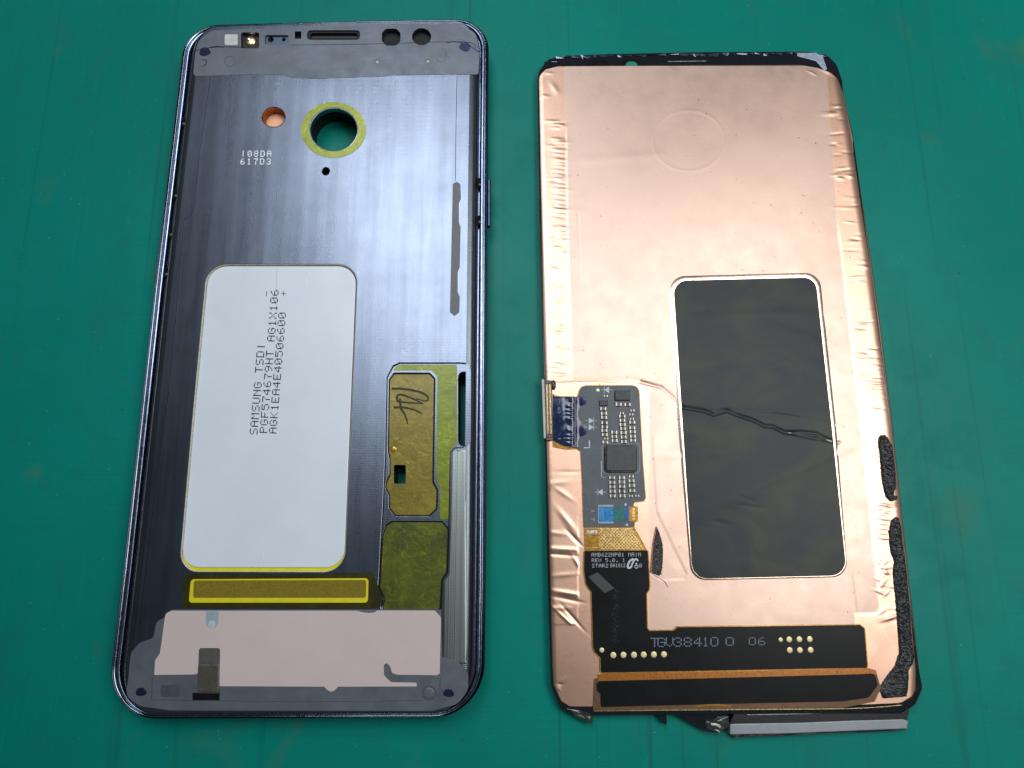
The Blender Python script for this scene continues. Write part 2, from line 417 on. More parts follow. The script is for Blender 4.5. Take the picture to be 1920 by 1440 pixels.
# ------------------------------------------------------------------ lettering: 5x7 dot strokes
FONT = {'A': "01110 10001 10001 11111 10001 10001 10001", 'B': "11110 10001 10001 11110 10001 10001 11110", 'C': "01110 10001 10000 10000 10000 10001 01110",
'D': "11110 10001 10001 10001 10001 10001 11110", 'E': "11111 10000 10000 11110 10000 10000 11111", 'F': "11111 10000 10000 11110 10000 10000 10000",
'G': "01110 10001 10000 10111 10001 10001 01110", 'H': "10001 10001 10001 11111 10001 10001 10001", 'I': "00100 00100 00100 00100 00100 00100 00100",
'K': "10001 10010 10100 11000 10100 10010 10001", 'M': "10001 11011 10101 10001 10001 10001 10001", 'N': "10001 11001 10101 10011 10001 10001 10001",
'P': "11110 10001 10001 11110 10000 10000 10000", 'R': "11110 10001 10001 11110 10100 10010 10001", 'S': "01111 10000 10000 01110 00001 00001 11110",
'T': "11111 00100 00100 00100 00100 00100 00100", 'U': "10001 10001 10001 10001 10001 10001 01110", 'V': "10001 10001 10001 10001 10001 01010 00100",
'X': "10001 10001 01010 00100 01010 10001 10001", 'O': "01110 10001 10001 10001 10001 10001 01110", 'L': "10000 10000 10000 10000 10000 10000 11111", 'Z': "11111 00001 00010 00100 01000 10000 11111",
'0': "01110 10001 10011 10101 11001 10001 01110", '1': "00100 01100 00100 00100 00100 00100 01110", '2': "01110 10001 00001 00110 01000 10000 11111",
'3': "01110 10001 00001 00110 00001 10001 01110", '4': "00010 00110 01010 10010 11111 00010 00010", '5': "11111 10000 11110 00001 00001 10001 01110",
'6': "00110 01000 10000 11110 10001 10001 01110", '7': "11111 00001 00010 00100 00100 00100 00100", '8': "01110 10001 10001 01110 10001 10001 01110",
'9': "01110 10001 10001 01111 00001 00010 01100", '.': "00000 00000 00000 00000 00000 00110 00110", '+': "00000 00100 00100 11111 00100 00100 00000", '-': "00000 00000 00000 11111 00000 00000 00000",
'Q': "01110 10001 10001 10001 10001 10001 01110", ' ': "00000 " * 7}
def dots(text, p0, adv, up, z, mat, parent, name='printed_lettering', fill=0.62, cw=0.78, joinrun=True, h=0.02):
    """text with its first cell's lower left at photo point p0; adv = step per character, up = full cap height vector"""
    parts = []
    for ci, ch in enumerate(text):
        rows = FONT[ch].split()
        def at(u, v):
            return P(p0[0] + adv[0] * (ci + u * cw) + up[0] * v, p0[1] + adv[1] * (ci + u * cw) + up[1] * v, z)
        def rect(u0, v0, u1, v1):
            q = [at(u0, v0), at(u1, v0), at(u1, v1), at(u0, v1)]
            if sarea(q) < 0: q = q[::-1]
            Vv = [(x, y, z) for x, y in q] + [(x, y, z + h) for x, y in q]
            parts.append((Vv, [(4, 5, 6, 7), (0, 1, 5, 4), (1, 2, 6, 5), (2, 3, 7, 6), (3, 0, 4, 7)]))
        g = (1 - fill) / 2
        for r, row in enumerate(rows):
            for c, b in enumerate(row):
                if b != '1': continue
                u = c / 5; v = (6 - r) / 7
                rect(u + g / 5, v + g / 7, u + (1 - g) / 5, v + (1 - g) / 7)
                if joinrun:
                    if c < 4 and row[c + 1] == '1': rect(u + (1 - g) / 5 - 0.004, v + g / 7 * 1.3, u + (1 + g) / 5 + .004, v + (1 - g * 1.3) / 7)
                    if r < 6 and rows[r + 1][c] == '1': rect(u + g / 5 * 1.3, v - g / 7 - .004, u + (1 - g * 1.3) / 5, v + g / 7 + .004)
    V, Fc = join(parts)
    return link(name, V, Fc, mat, parent)

# ================================================================== LEFT: phone frame
ZP = 6.0      # top of the middle plate
cx, cy = P(575, 720, 3)
ph = thing('phone_frame', 'dark metal smartphone frame without its screen, white battery showing in the middle', 'phone frame', cx, cy)
OUT = [(198.5, 1348, 10.2), (908, 1346, 10.4), (911, 1100), (913, 700), (915, 300), (917, 36.5, 8.4), (640, 41.5), (348.5, 50, 8.8), (330.8, 200), (290, 540), (233, 1056)]
base = dedupe(L(OUT, 4.6, 0, 14))
if sarea(base) < 0: base = base[::-1]
# densify
q = []
for i in range(len(base)):
    a, b = base[i - 1], base[i]; d = math.hypot(b[0] - a[0], b[1] - a[1]); k = max(1, int(d / 4))
    for j in range(1, k + 1): q.append((a[0] + (b[0] - a[0]) * j / k, a[1] + (b[1] - a[1]) * j / k))
base = q
def endw(l):
    o = []; N = len(l)
    for i in range(N):
        a, b = l[i - 1], l[(i + 1) % N]; d = Vector((b[0] - a[0], b[1] - a[1])).normalized()
        o.append(d.x * d.x)
    return o
EW = endw(base)
def ringoff(si, ei):
    N = len(base); out = []
    unit = offset(base, 1.0)
    for i in range(N):
        w = EW[i]; d = si * (1 - w) + ei * w
        out.append((base[i][0] + (unit[i][0] - base[i][0]) * d, base[i][1] + (unit[i][1] - base[i][1]) * d))
    return out
def loft(prof):
    V, Fc = [], []; N = len(base)
    for si, ei, z in prof: V += [(x, y, z) for x, y in ringoff(si, ei)]
    for r in range(len(prof) - 1):
        for k in range(N):
            j = (k + 1) % N; Fc.append((r * N + k, r * N + j, (r + 1) * N + j, (r + 1) * N + k))
    return V, Fc
V, Fc = loft([(2.6, 2.6, -0.95), (1.2, 1.2, -0.6), (0.45, 0.45, 0.6), (0.1, 0.1, 2.6), (0, 0, 3.9), (0.03, 0.03, 4.5), (0.12, 0.12, 4.95), (0.22, 0.22, 5.1),
              (0.34, 0.30, 5.1), (0.42, 0.36, 4.95), (0.55, 0.42, 4.9)])
link('outer_band', V, Fc, m_rim, ph, smooth=True)
V, Fc = loft([(0.62, 0.45, 4.7), (0.62, 0.45, 5.0), (0.72, 0.52, 5.22), (0.84, 0.60, 5.22), (0.92, 0.68, 5.0), (1.0, 0.74, 4.9)])
link('inner_lip', V, Fc, M('bright_polished_lip', (0.45, 0.50, 0.58), 0.14, 1.0, var=0.2, vs=0.3, bump=0).m, ph, smooth=True)
V, Fc = loft([(1.0, 0.74, 4.5), (1.02, 0.76, 4.85), (1.15, 0.80, 4.92), (1.62, 0.95, 4.92), (1.70, 1.0, 4.85), (1.72, 1.02, 3.9), (1.9, 1.05, 3.7), (2.45, 1.1, 3.7), (2.6, 1.12, 4.2)])
link('side_channel', V, Fc, M('blue_anodised_ledge', (0.26, 0.31, 0.46), 0.22, 1.0, var=0.2, vs=0.4, bump=0).m, ph, smooth=[False] * 0 or True)
V, Fc = loft([(2.45, 1.05, 3.75), (2.6, 1.1, 4.4), (2.8, 1.15, 5.0), (3.1, 1.2, 5.5), (3.5, 1.26, 5.8), (4.0, 1.32, 5.94), (4.5, 1.4, ZP)])
link('plate_shoulder', V, Fc, milled('milled_shoulder', (0.13, 0.15, 0.18), 0.33, 0.06), ph, smooth=True)
pout = ringoff(4.49, 1.39)

OPEN = [(725, 707), (736, 686), (749, 680), (865, 680), (879, 686), (882, 702), (882, 828), (868, 840), (853, 841), (846, 848), (843, 986), (840, 1073), (831, 1088), (828, 1143),
        (712, 1143), (718, 1123), (709, 1102), (715, 990), (717, 960), (722, 850)]
# the opening must stay inside the flat part of the plate on the right: the slot side sits at its very edge
CAMH = dict(cx=626, cy=243, rx=44, ry=39.5)
slot = lambda z: box(859, 697, 880.5, 836, z, 1.25, 6)
hole_cam = lambda z: ell(626, 243, 44, 39.5, z, 48)
hole_fl = lambda z: ell(513, 219.5, 22, 19, z, 32)
hole_sm = lambda z: ell(611, 321, 7.5, 7.5, z, 16)
BAT = [(336, 1072, 4.2), (646, 1072, 4.2), (658, 800), (671, 495.5, 4.6), (389, 495.5, 4.6), (362, 780)]
tops = [box(452, 61, 486, 91, ZP, 0.5), box(497, 66, 541, 84, ZP, 0.5), box(553, 59, 565, 73, ZP, 0.15), box(576, 57, 675, 75, ZP, 0.95),
        L([(716, 62), (724, 54), (743, 54), (751, 62), (751, 77), (743, 86), (724, 86), (716, 77)], ZP, 0.9), ell(790.5, 69, 18, 16, ZP, 28)]
pin = [ell(707, 116, 4, 4, ZP, 12), ell(802, 115, 4, 4, ZP, 12)]
PINKH = [(310, 1156, 1.2), (322, 1144.5, 1.2), (826, 1144.5, 1.5), (829, 1262), (783, 1291), (412, 1291), (412, 1312), (361, 1312), (361, 1268), (288, 1267), (290, 1238), (299, 1224), (304, 1200)]
OPc = [(x if x < 876 else 876, y) for x, y in OPEN]
plate('middle_plate', [pout, L(OPEN[:4] + [(873, 681), (877.5, 686), (882, 696), (882, 828)] + OPEN[7:], ZP, 0.5), hole_cam(ZP), hole_fl(ZP), hole_sm(ZP), L(BAT, ZP, 0, 8)] + tops + pin,
      4.7, ZP, m_plate, ph, bev=0.09)
# second level inside the opening
P1 = [(729, 712), (738, 699), (806, 699), (816, 710), (813, 904), (821, 918), (820, 954), (806, 968), (741, 968), (729, 953), (729, 928), (722, 916), (723, 904), (730, 890), (730, 858), (727, 846)]
P2 = [(717, 1003), (724, 984), (735, 977), (829, 977), (842, 992), (839, 1073), (830, 1087), (826, 1145), (714, 1145), (721, 1123), (711, 1102)]
Z2 = 5.45
sq = lambda z: box(738.5, 871.5, 761, 907, z, 0.35)
plate('recessed_floor', [L([(712, 676), (884, 676), (884, 842), (850, 1100), (840, 1150), (704, 1150), (706, 990)], Z2), L(P1, Z2, 0.7), L(P2, Z2, 0.8), slot(Z2)], 4.6, Z2, m_plate, ph, bev=0.07)
plate('back_body', [ringoff(2.3, 1.08), hole_cam(4.4), ell(513, 219.5, 24, 21, 4.4, 32), hole_sm(4.4), slot(4.4), sq(4.4)], -0.9, 4.55, m_body, ph)
# films
fo = plate('olive_film', [L([(737, 692), (749, 684), (857, 684), (856.5, 833), (845, 844), (842, 974), (825, 974), (824.5, 912), (818, 900), (820, 706), (809, 694.5), (740, 694.5)], Z2, 0.4)], Z2 + 0.005, Z2 + 0.06, m_olive, ph)
fb = plate('amber_film', [L(P1, 4.7, 0.7), sq(4.7)], 4.5, 4.72, m_brownfilm, ph)
fd = plate('lower_olive_film', [L(P2, 4.95, 0.8)], 4.52, 4.95, m_olivedk, ph)
# pressed outlines in the films
def loopline(name, lp, w, z, mat, parent, h=0.03, **kw):
    a = offset(lp if sarea(lp) > 0 else lp[::-1], w / 2); b = offset(lp if sarea(lp) > 0 else lp[::-1], -w / 2)
    V, Fc = ringmesh(b, a, z, z + h); return link(name, V, Fc, mat, parent, **kw)
m_emb = olive('raised_olive_film', (0.17, 0.18, 0.008), (0.26, 0.26, 0.015), 0.3)
m_embb = olive('raised_amber_film', (0.20, 0.14, 0.01), (0.32, 0.22, 0.02), 0.3)
loopline('pressed_outline', box(753, 790, 773, 806, 4.72, 0.4), 0.1, 4.72, m_embb, fb)
for (x, y, r) in ((786, 822, 9), (788, 716, 4), (770, 935, 12), (797, 900, 6)): loopline('pressed_outline', ell(x, y, r, r, 4.72, 20), 0.09, 4.72, m_embb, fb, h=0.02)
for (x, y, r) in ((843, 716, 6), (843, 716, 11), (843, 716, 15), (847, 812, 8), (846, 814, 12), (826, 752, 5), (840, 776, 8)): loopline('pressed_outline', ell(x, y, r, r * .95, Z2, 22), 0.08, Z2 + 0.06, m_emb, fo, h=0.02)
for (x, y, r) in ((770, 1033, 11), (800, 1010, 9), (790, 1050, 14)): loopline('pressed_outline', ell(x, y, r, r, 4.95, 22), 0.07, 4.95, m_emb, fd, h=0.015)
for k_ in range(16):
    xx_, yy_ = R0.uniform(728, 820), R0.uniform(995, 1125); line('pressed_line', [(xx_, yy_), (xx_ + R0.uniform(-2, 2), yy_ + R0.uniform(3, 10))], 0.09, 4.95, 4.97, m_emb, fd)
for k_ in range(12):
    xx_, yy_ = R0.uniform(772, 806), R0.uniform(810, 955); loopline('pressed_outline', ell(xx_, yy_, R0.uniform(3, 8), R0.uniform(3, 7), 4.72, 16), 0.06, 4.72, m_embb, fb, h=0.012)
for pl_ in ([(732, 1010), (733, 1018)], [(731.5, 1030), (733, 1040)], [(750, 1048), (751, 1058)], [(760, 1040), (768, 1043), (778, 1043)], [(785, 1004), (786, 1014)], [(739, 1027), (745, 1031), (751, 1030)]):
    line('pressed_line', pl_, 0.1, 4.95, 4.97, m_emb, fd)
V, Fc = dome(*P(738.5, 842, 4.72), 0.75, 4.72, 0.25); link('rivet', V, Fc, m_kapton, fb, smooth=True)
parts = []
for st in ([(734, 729), (755, 729), (783, 734), (799, 741), (803, 748), (797, 752), (780, 747)], [(744, 743), (752, 740), (775, 748), (793, 757)], [(744, 743), (746, 752), (755, 754), (794, 757)],
           [(738, 764), (756, 764), (775, 768), (791, 775)], [(750, 747), (752, 766), (758, 775), (763, 788), (764, 795)]):
    qq = [P(x, y, 4.72) for x, y in smoothline(st)]; k = len(parts)
    parts.append(ribbon(qq, 0.52, 4.722 + k * 0.004, 4.735 + k * 0.004, lambda t: 0.75 + 0.25 * math.sin(3 * t + 1)))
V, Fc = join(parts); link('marker_scribble', V, Fc, m_marker, fb)
m_pocket_shade = M('pocket_shade_black', (0.006, 0.006, 0.008), 0.6, 0.0, 0.15, bump=0).m  # black rings imitate the shaded walls along pocket and opening edges
def pocket_shade(pts, z, w=0.24, r_=0.7, h=0.04):
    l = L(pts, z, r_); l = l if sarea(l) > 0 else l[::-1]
    V, Fc = ringmesh(offset(l, 0.0), offset(l, w), z, z + h); link('pocket_shade', V, Fc, m_pocket_shade, ph)
pocket_shade(P1, 4.72, 0.28); pocket_shade(P2, 4.95, 0.22, 0.8)
pocket_shade([(725.5, 708), (737, 687), (749, 680.5), (865, 680.5), (876, 682), (879, 700), (881, 828), (867, 839.5), (852, 841), (845, 848), (842, 986), (839, 1073), (830, 1088), (827, 1144), (711, 1144), (719, 1123), (710, 1102), (716, 990), (718, 960), (723, 850)], Z2, 0.16, 0.5, 0.06)
# ribbed milled strip beside the opening
def strip_roll(PX, PY):
    u = (PX - 846) / 38.0
    return -0.12 * u * u - 1.1 * np.clip((u - 0.66) / 0.34, 0, 1.2) ** 2
V, Fc = spans([(849, 846), (856, 842), (870, 841), (879, 836), (884, 830), (883.5, 1000), (882, 1150), (874, 1246), (831, 1236), (832.5, 1092), (842, 1076), (845, 986), (848, 850)], 120, 28, ZP + .06, strip_roll, skirt=0.2)
link('milled_strip', V, Fc, m_rib, ph, smooth=True)
# battery
bt = plate('battery', [L([(340, 1064, 3.8), (645, 1064, 3.8), (656, 800), (668.5, 499, 4.3), (392, 499, 4.3), (365, 780)], 5.55, 0, 8)], 2.0, 5.62, m_batt, ph, bev=0.15)
plate('battery_film', [L([(334, 1074, 4.2), (650, 1074, 4.2), (652, 1000), (340, 1000)], 5.3, 0, 8)], 4.6, 5.35, m_yellow, ph)
outl = L(BAT, ZP, 0, 10)
outl = outl if sarea(outl) > 0 else outl[::-1]
V, Fc = ringmesh(offset(outl, -0.02), offset(outl, 0.13), 5.3, ZP - 0.02, ZP - 0.22); link('window_edge', V, Fc, m_cream, ph)
zt = 5.622
def uptext(t, x0, y0, x1, y1, hgt):   # reads bottom to top
    n_ = len(t) - 1; adv = ((x1 - x0) / n_, (y1 - y0) / n_)
    return dots(t, (x0 - adv[0] / 2 + hgt, y0 - adv[1] / 2), adv, (-hgt, -0.5), zt, m_ink, bt, fill=0.84, cw=0.80)
uptext('SAMSUNG TSDI', 468.4, 808, 482, 648.8, 15.0)
uptext('PGF574679HT AG1X106', 487, 805, 508, 547.7, 14.6)
uptext('AGK1EA4E40506600', 504.4, 806, 521.7, 590.5, 14.6)
dots('-', (506, 556), (0.8, -13), (-13, -1), zt, m_ink, bt); dots('+', (538, 556), (0.8, -13), (-13, -1), zt, m_ink, bt)
line('tape_edge', [(519, 501), (518, 540), (518, 620)], 0.12, 5.621, 5.626, M('faint_grey_line', (0.50, 0.56, 0.62), 0.4, bump=0).m, bt)
line('tape_edge', [(575, 503), (574, 535)], 0.25, 5.621, 5.626, M('faint_white_line', (0.72, 0.77, 0.80), 0.3, bump=0).m, bt)
line('tape_edge', [(470, 1048), (470, 1063)], 0.25, 5.621, 5.626, bpy.data.materials['faint_white_line'], bt)
line('tape_edge', [(494, 1030), (494, 1063)], 0.2, 5.621, 5.626, bpy.data.materials['faint_white_line'], bt)
m_cut = M('cutter_mark_metal', (0.165, 0.19, 0.245), 0.3, 1.0, bump=0).m
for (x, y, rr_) in ((598, 468, 24), (598, 468, 17), (690, 178, 20), (760, 640, 16), (775, 650, 22), (560, 470, 15), (650, 455, 22)):
    loopline('cutter_mark', ell(x, y, rr_, rr_ * .9, ZP, 40), 0.12, ZP, m_cut, ph, h=0.006)
# camera ring, flash, small hole
V, Fc = ringmesh(ell(625.4, 243.7, 61, 52.5, ZP, 64), ell(626, 243, 46, 41.4, ZP, 64), ZP - .01, ZP + 0.07); link('camera_opening_ring', V, Fc, m_ring, ph)
V, Fc = ringmesh(ell(626, 243, 45.6, 41, ZP, 64), ell(626, 243, 43.6, 39.2, ZP, 64), ZP - .05, ZP + 0.06, ZP - 0.15); link('camera_opening_edge', V, Fc, m_silver, ph, smooth=True)
plate('flash_window', [ell(514, 221, 27, 25, 3.3, 32)], 3.0, 3.4, m_orange, ph, bev=0.05)
V, Fc = ringmesh(ell(513, 219.5, 22.6, 19.6, ZP, 40), ell(513, 219.5, 21, 18, ZP, 40), ZP - .05, ZP + 0.012, 3.3); link('flash_opening_edge', V, Fc, M('dark_orange_wall', (0.5, 0.16, 0.02), 0.3, 0.5).m, ph, smooth=True)
V, Fc = ringmesh(ell(611, 321, 8.6, 8.6, ZP, 24), ell(611, 321, 7.2, 7.2, ZP, 24), ZP - .05, ZP + 0.02, ZP - .15); link('small_hole_edge', V, Fc, m_silver, ph, smooth=True)
# stamped characters
m_st = M('bright_stamped_metal', (0.9, 0.95, 1.0), 0.4, 1.0, bump=0.05, bs=4).m
dots('I08DA', (452, 294.5), (12.2, 0), (0.6, -11.5), ZP, m_st, ph, name='stamped_code', fill=0.85, cw=0.64, joinrun=False, h=0.14)
dots('617D3', (451, 309), (12.2, 0), (0.6, -11.5), ZP, m_st, ph, name='stamped_code', fill=0.85, cw=0.64, joinrun=False, h=0.14)
# top grey film and fittings
film = [(366, 100), (372, 76, 4), (396, 57, 3), (640, 47.5), (858, 45, 4), (893, 62, 3), (899, 100), (897, 139.5), (750, 140.5), (715, 143), (600, 147.5), (548, 146), (530, 140), (450, 140), (362, 143, 1)]
tops2 = [[(x, y) for x, y in t] for t in tops]
plate('top_film', [L(film, ZP + .04, 0.6)] + tops + pin, ZP + 0.002, ZP + 0.06, m_greyfilm, ph)
ZF = ZP + 0.06
line('step_groove', [(362, 97), (378, 92), (410, 88), (452, 88.5)], 0.22, ZF, ZF + 0.012, m_body, ph)
line('step_groove', [(546, 84.5), (640, 83.5), (720, 82), (870, 78.5), (893, 90)], 0.16, ZF, ZF + 0.012, m_body, ph)
plate('white_pad', [box(421.5, 65, 446, 85.5, ZF, 0.4)], ZF, ZF + 0.15, M('off_white_pad', (0.55, 0.57, 0.57), 0.5, bump=0.01).m, ph, bev=0.05)
lh = plate('indicator_well', [box(451, 60, 487, 92, ZP - .8, 0.4)], 4.6, 5.0, m_black, ph)
V, Fc = dome(*P(468, 74.5, 5.4), 1.55, 5.0, 0.55, 24, 5); link('gold_dome', V, Fc, m_gold, lh, smooth=True)
V, Fc = dome(*P(466, 73, 5.5), 0.6, 5.5, 0.25, 14, 4); link('led_lens', V, Fc, m_silver, lh, smooth=True)
sr = plate('sensor_recess', [box(495, 64, 543, 86, 5.5, 0.4), ell(507.5, 74, 5.3, 5.3, 5.5, 18), ell(532, 74, 3.6, 3.6, 5.5, 16)], 4.6, 5.5, M('blue_grey_sensor_cover', (0.10, 0.13, 0.19), 0.4, 0.5).m, ph, bev=0.05)
ear = plate('earpiece_grille', [box(574, 55, 677, 77, 5.0, 0.5)], 4.6, 4.95, m_black, ph)
ear = plate('earpiece_lip', [box(576.5, 58, 674.5, 74.5, 5.7, 0.9), box(582, 62, 670, 71, 5.7, 0.5)], 5.0, 5.7, m_body, ph, bev=0.1)
for (x, y) in ((384, 97), (872, 88), (264.5, 1297), (841.5, 1299)):
    z = ZF
    s_ = plate('screw', [[P(x + 10 * math.cos(t) * (1 + .12 * math.sin(3 * t + x)), y + 8.5 * math.sin(t) * (1 + .1 * math.cos(2 * t + x)), z) for t in np.linspace(0, 2 * math.pi, 24, endpoint=False)]], z - .02, z + 0.10, m_screw, ph, bev=0.06)
    loopline('screw_recess', ell(x, y, 5, 4, z, 14), 0.16, z + 0.1, m_black, s_, h=0.04)
line('corner_seam', [(394, 89), (404, 87.5), (420, 88)], 0.35, ZF + .012, ZF + 0.05, m_screw, ph)
line('corner_seam', [(838, 80), (850, 78), (866, 80)], 0.3, ZF + .012, ZF + 0.05, m_screw, ph)
line('corner_seam', [(878, 84), (890, 92), (899, 98)], 0.3, ZF + .012, ZF + 0.05, m_screw, ph)
m_faint = M('faint_pressed_film', (0.085, 0.10, 0.125), 0.4, 0.3, bump=0).m
loopline('pressed_outline', ell(431, 115, 10, 9.5, ZF, 24), 0.22, ZF, m_faint, ph, h=0.012)
line('pressed_outline', [(378, 112), (386, 113), (387, 119), (380, 125)], 0.25, ZF, ZF + .01, m_black, ph)
line('pressed_outline', [(826, 92), (835, 94), (836, 108), (832, 116), (824, 117), (819, 110)], 0.16, ZF, ZF + .01, m_faint, ph)
for (x, y) in ((707, 116), (802, 115)):
    V, Fc = dome(*P(x, y, ZP), 0.5, ZP - 0.1, 0.25, 14, 3); link('white_pin', V, Fc, m_whitepl, ph, smooth=True)
# grooves on the plate
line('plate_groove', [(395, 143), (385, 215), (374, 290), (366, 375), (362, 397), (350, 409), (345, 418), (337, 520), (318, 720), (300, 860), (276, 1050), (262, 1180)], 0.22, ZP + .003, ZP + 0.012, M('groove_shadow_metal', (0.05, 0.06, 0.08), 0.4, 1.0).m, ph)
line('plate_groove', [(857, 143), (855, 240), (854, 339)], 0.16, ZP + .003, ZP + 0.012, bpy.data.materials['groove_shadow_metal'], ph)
plate('grey_foam_strip', [L([(849, 345), (856, 340.5), (863, 345), (864, 372), (860, 381), (860.5, 417), (863.5, 425), (862, 500), (858, 510), (858, 547), (862, 556), (861, 585), (852, 592), (843.5, 585), (846, 480)], ZP + .1, 0.4)],
      ZP, ZP + 0.16, m_greyfoam, ph, bev=0.05)
# covers under the battery
plate('clear_cover', [L([(345, 1076), (700, 1074), (711, 1104), (718, 1124), (712, 1138), (690, 1142), (340, 1140)], ZP, 0.8)], ZP + 0.003, ZP + 0.045, m_deck, ph)
yo = L([(354, 1130), (690, 1130), (691, 1084), (358, 1086)], ZP + .05, 0.7); yi = L([(362, 1121), (686, 1121), (686.5, 1087.5), (363.5, 1088.5)], ZP + .05, 0.5)
plate('yellow_border', [yo, yi], ZP + 0.04, ZP + 0.12, m_yellow, ph, bev=0.02)
plate('mesh_strip', [yi], ZP + 0.04, ZP + 0.08, m_strip, ph)
# bottom
gl = [(308, 1158), (293, 1166, 1.5), (288, 1196, 1), (262, 1205, 2), (245, 1225, 2), (241, 1270), (236, 1305, 2), (262, 1324, 3), (320, 1332), (810, 1333), (858, 1320, 3), (878, 1295, 3), (878, 1258, 2), (855, 1238, 2), (829, 1232), (827, 1143), (322, 1143)]
plate('bottom_film', [L(gl, ZP + .04, 0.3)], ZP + 0.003, ZP + 0.06, m_greyfilm, ph)
pink = [(309, 1160, .8), (311, 1150, 1), (322, 1145, 1), (668, 1145), (680, 1148), (692, 1149.5), (702, 1148), (708, 1144.5), (815, 1144.5, .5), (827, 1157, 1.2), (824.5, 1263, .3), (819, 1266, .3), (745, 1265, .6), (735, 1262, .6), (732, 1250, .6), (725, 1242.5, .5), (719.5, 1247, .5),
        (720, 1266, .8), (733, 1279, .8), (781, 1280, .2), (782, 1287, .2), (634, 1287.5), (628, 1294, .6), (621, 1297, .6), (614, 1294, .6), (608, 1287.5), (411.5, 1286.5), (413, 1218, .3), (410, 1215, .3), (376, 1215, .3), (373, 1219, .3), (371.5, 1262, .4), (366, 1264.5, .4), (289.5, 1265.5, .2),
        (291, 1238, .6), (300, 1225, .8), (303, 1205)]
pk = plate('pink_panel', [L(pink, ZF, 0.2)], ZF, ZF + 0.09, m_pink, ph, bev=0.02)
tb = plate('blue_tab', [L([(386.5, 1146), (410, 1146), (409, 1178, 1.2), (386, 1178, 1.2)], ZF + .09, 0.1)], ZF + .085, ZF + 0.105, m_paleblue, pk)
V, Fc = dome(*P(397, 1171, ZF + .1), 0.8, ZF + 0.1, 0.02, 18, 3); link('round_spot', V, Fc, M('pale_spot', (0.46, 0.52, 0.54), 0.5, bump=0).m, tb)
plate('connector_well', [box(373, 1216, 412.5, 1300, ZF, 0.3)], ZF - 0.02, ZF + 0.03, M('brown_grey_well', (0.10, 0.088, 0.085), 0.5, 0.2).m, ph)
plate('contact_block', [box(371.5, 1247, 410, 1298, ZF + .5, 0.3)], ZF + 0.02, ZF + 0.5, m_brownmet, ph, bev=0.10)
line('contact_edge', [(374, 1246), (410, 1246)], 0.22, ZF + .40, ZF + .56, m_silver, ph, smooth=False)
line('contact_edge', [(411, 1247), (407, 1298)], 0.12, ZF + .40, ZF + .55, m_silver, ph, smooth=False)
plate('black_gap', [box(361, 1299, 412, 1313, ZF, 0.05)], ZF - .02, ZF + 0.02, m_blackmat, ph)
loopline('pressed_outline', ell(804.5, 1299.5, 12, 12, ZF, 28), 0.32, ZF, m_faint, ph, h=0.05)
V, Fc = dome(*P(804.5, 1299.5, ZF), 1.05, ZF, 0.08, 24, 4); link('pressed_dome', V, Fc, m_greyfilm, ph, smooth=True)
plate('pressed_rectangle', [box(301, 1284.5, 337, 1306.5, ZF, 0.4)], ZF, ZF + .02, m_faint, ph)
line('film_edge', [(284, 1312), (560, 1315), (815, 1312), (823, 1306), (824, 1275), (818, 1269)], 0.2, ZF, ZF + .012, m_faint, ph)
line('film_edge', [(826.5, 1268), (827, 1308)], 0.16, ZF, ZF + .012, m_faint, ph)
line('film_edge', [(284, 1310), (286, 1268)], 0.25, ZF, ZF + .012, m_faint, ph)
# side clips and button
for (x, y) in ((343, 230), (328, 365), (319, 438), (310.5, 512), (898, 344), (898, 414)):
    c_ = plate('side_clip', [box(x - 3.5, y - 10, x + 4.5, y + 8, 4.95, 0.3)], 4.5, 5.0, m_blackmat, ph, bev=0.03)
    V, Fc = dome(*P(x + 1.5, y + 2, 5.0), 0.35, 5.0, 0.16, 12, 3); link('clip_contact', V, Fc, m_brownmet, c_, smooth=True)
plate('side_button', [box(914, 337, 920, 425, 3.6, 0.3)], 2.6, 3.9, m_rim, ph, bev=0.2)

# ================================================================== RIGHT: display assembly
ZG = 1.6
cx, cy = P(1360, 720, 1)
ds = thing('display_panel', 'detached smartphone display lying face down, copper foil backing with a black rectangle', 'phone display', cx, cy)
GL = [(1008, 152), (1010, 135, 2), (1026, 112, 2), (1052, 104.5, 2), (1150, 101), (1317, 97.5), (1515, 96.5, 2), (1552, 104, 2), (1569, 121, 2), (1579, 150), (1583, 185), (1599, 250), (1631, 490), (1668, 775), (1703, 1090), (1722, 1250), (1730, 1290, 2), (1716, 1322, 2), (1690, 1338),
      (1600, 1338), (1360, 1339), (1110, 1342), (1075, 1342, 1), (1050, 1328, 2), (1033, 1285, 2), (1026, 1050), (1020, 720), (1012, 420)]
plate('glass_sheet', [L(GL, 1.3, 0.3)], -0.97, 1.35, m_glass, ds, bev=0.12)
# chipped glass along the top edge
parts = []; random.seed(3)
x = 1020
while x < 1545:
    w = random.uniform(5, 20); yt = 104 - (x - 1020) * 0.014 + (10 if x < 1035 else 0) + (4 if x > 1530 else 0)
    a = random.uniform(0.0, 0.5)
    hh = random.uniform(2.5, 8)
    qz = [(x, yt + random.uniform(0, 2.5)), (x + w, yt + random.uniform(0, 2.5)), (x + w - random.uniform(0, 3), yt + hh), (x + random.uniform(0, 3), yt + hh * random.uniform(0.5, 1))]
    pts = [P(px_, py_, 1.4) for px_, py_ in qz]
    zz = [1.36 + random.uniform(0, .25) for _ in range(4)]
    Vv = [(p[0], p[1], 1.3) for p in pts] + [(p[0], p[1], z_) for p, z_ in zip(pts, zz)]
    parts.append((Vv, [(4, 7, 6), (4, 6, 5), (0, 1, 5, 4), (1, 2, 6, 5), (2, 3, 7, 6), (3, 0, 4, 7)])); x += w * random.uniform(0.8, 1.5)
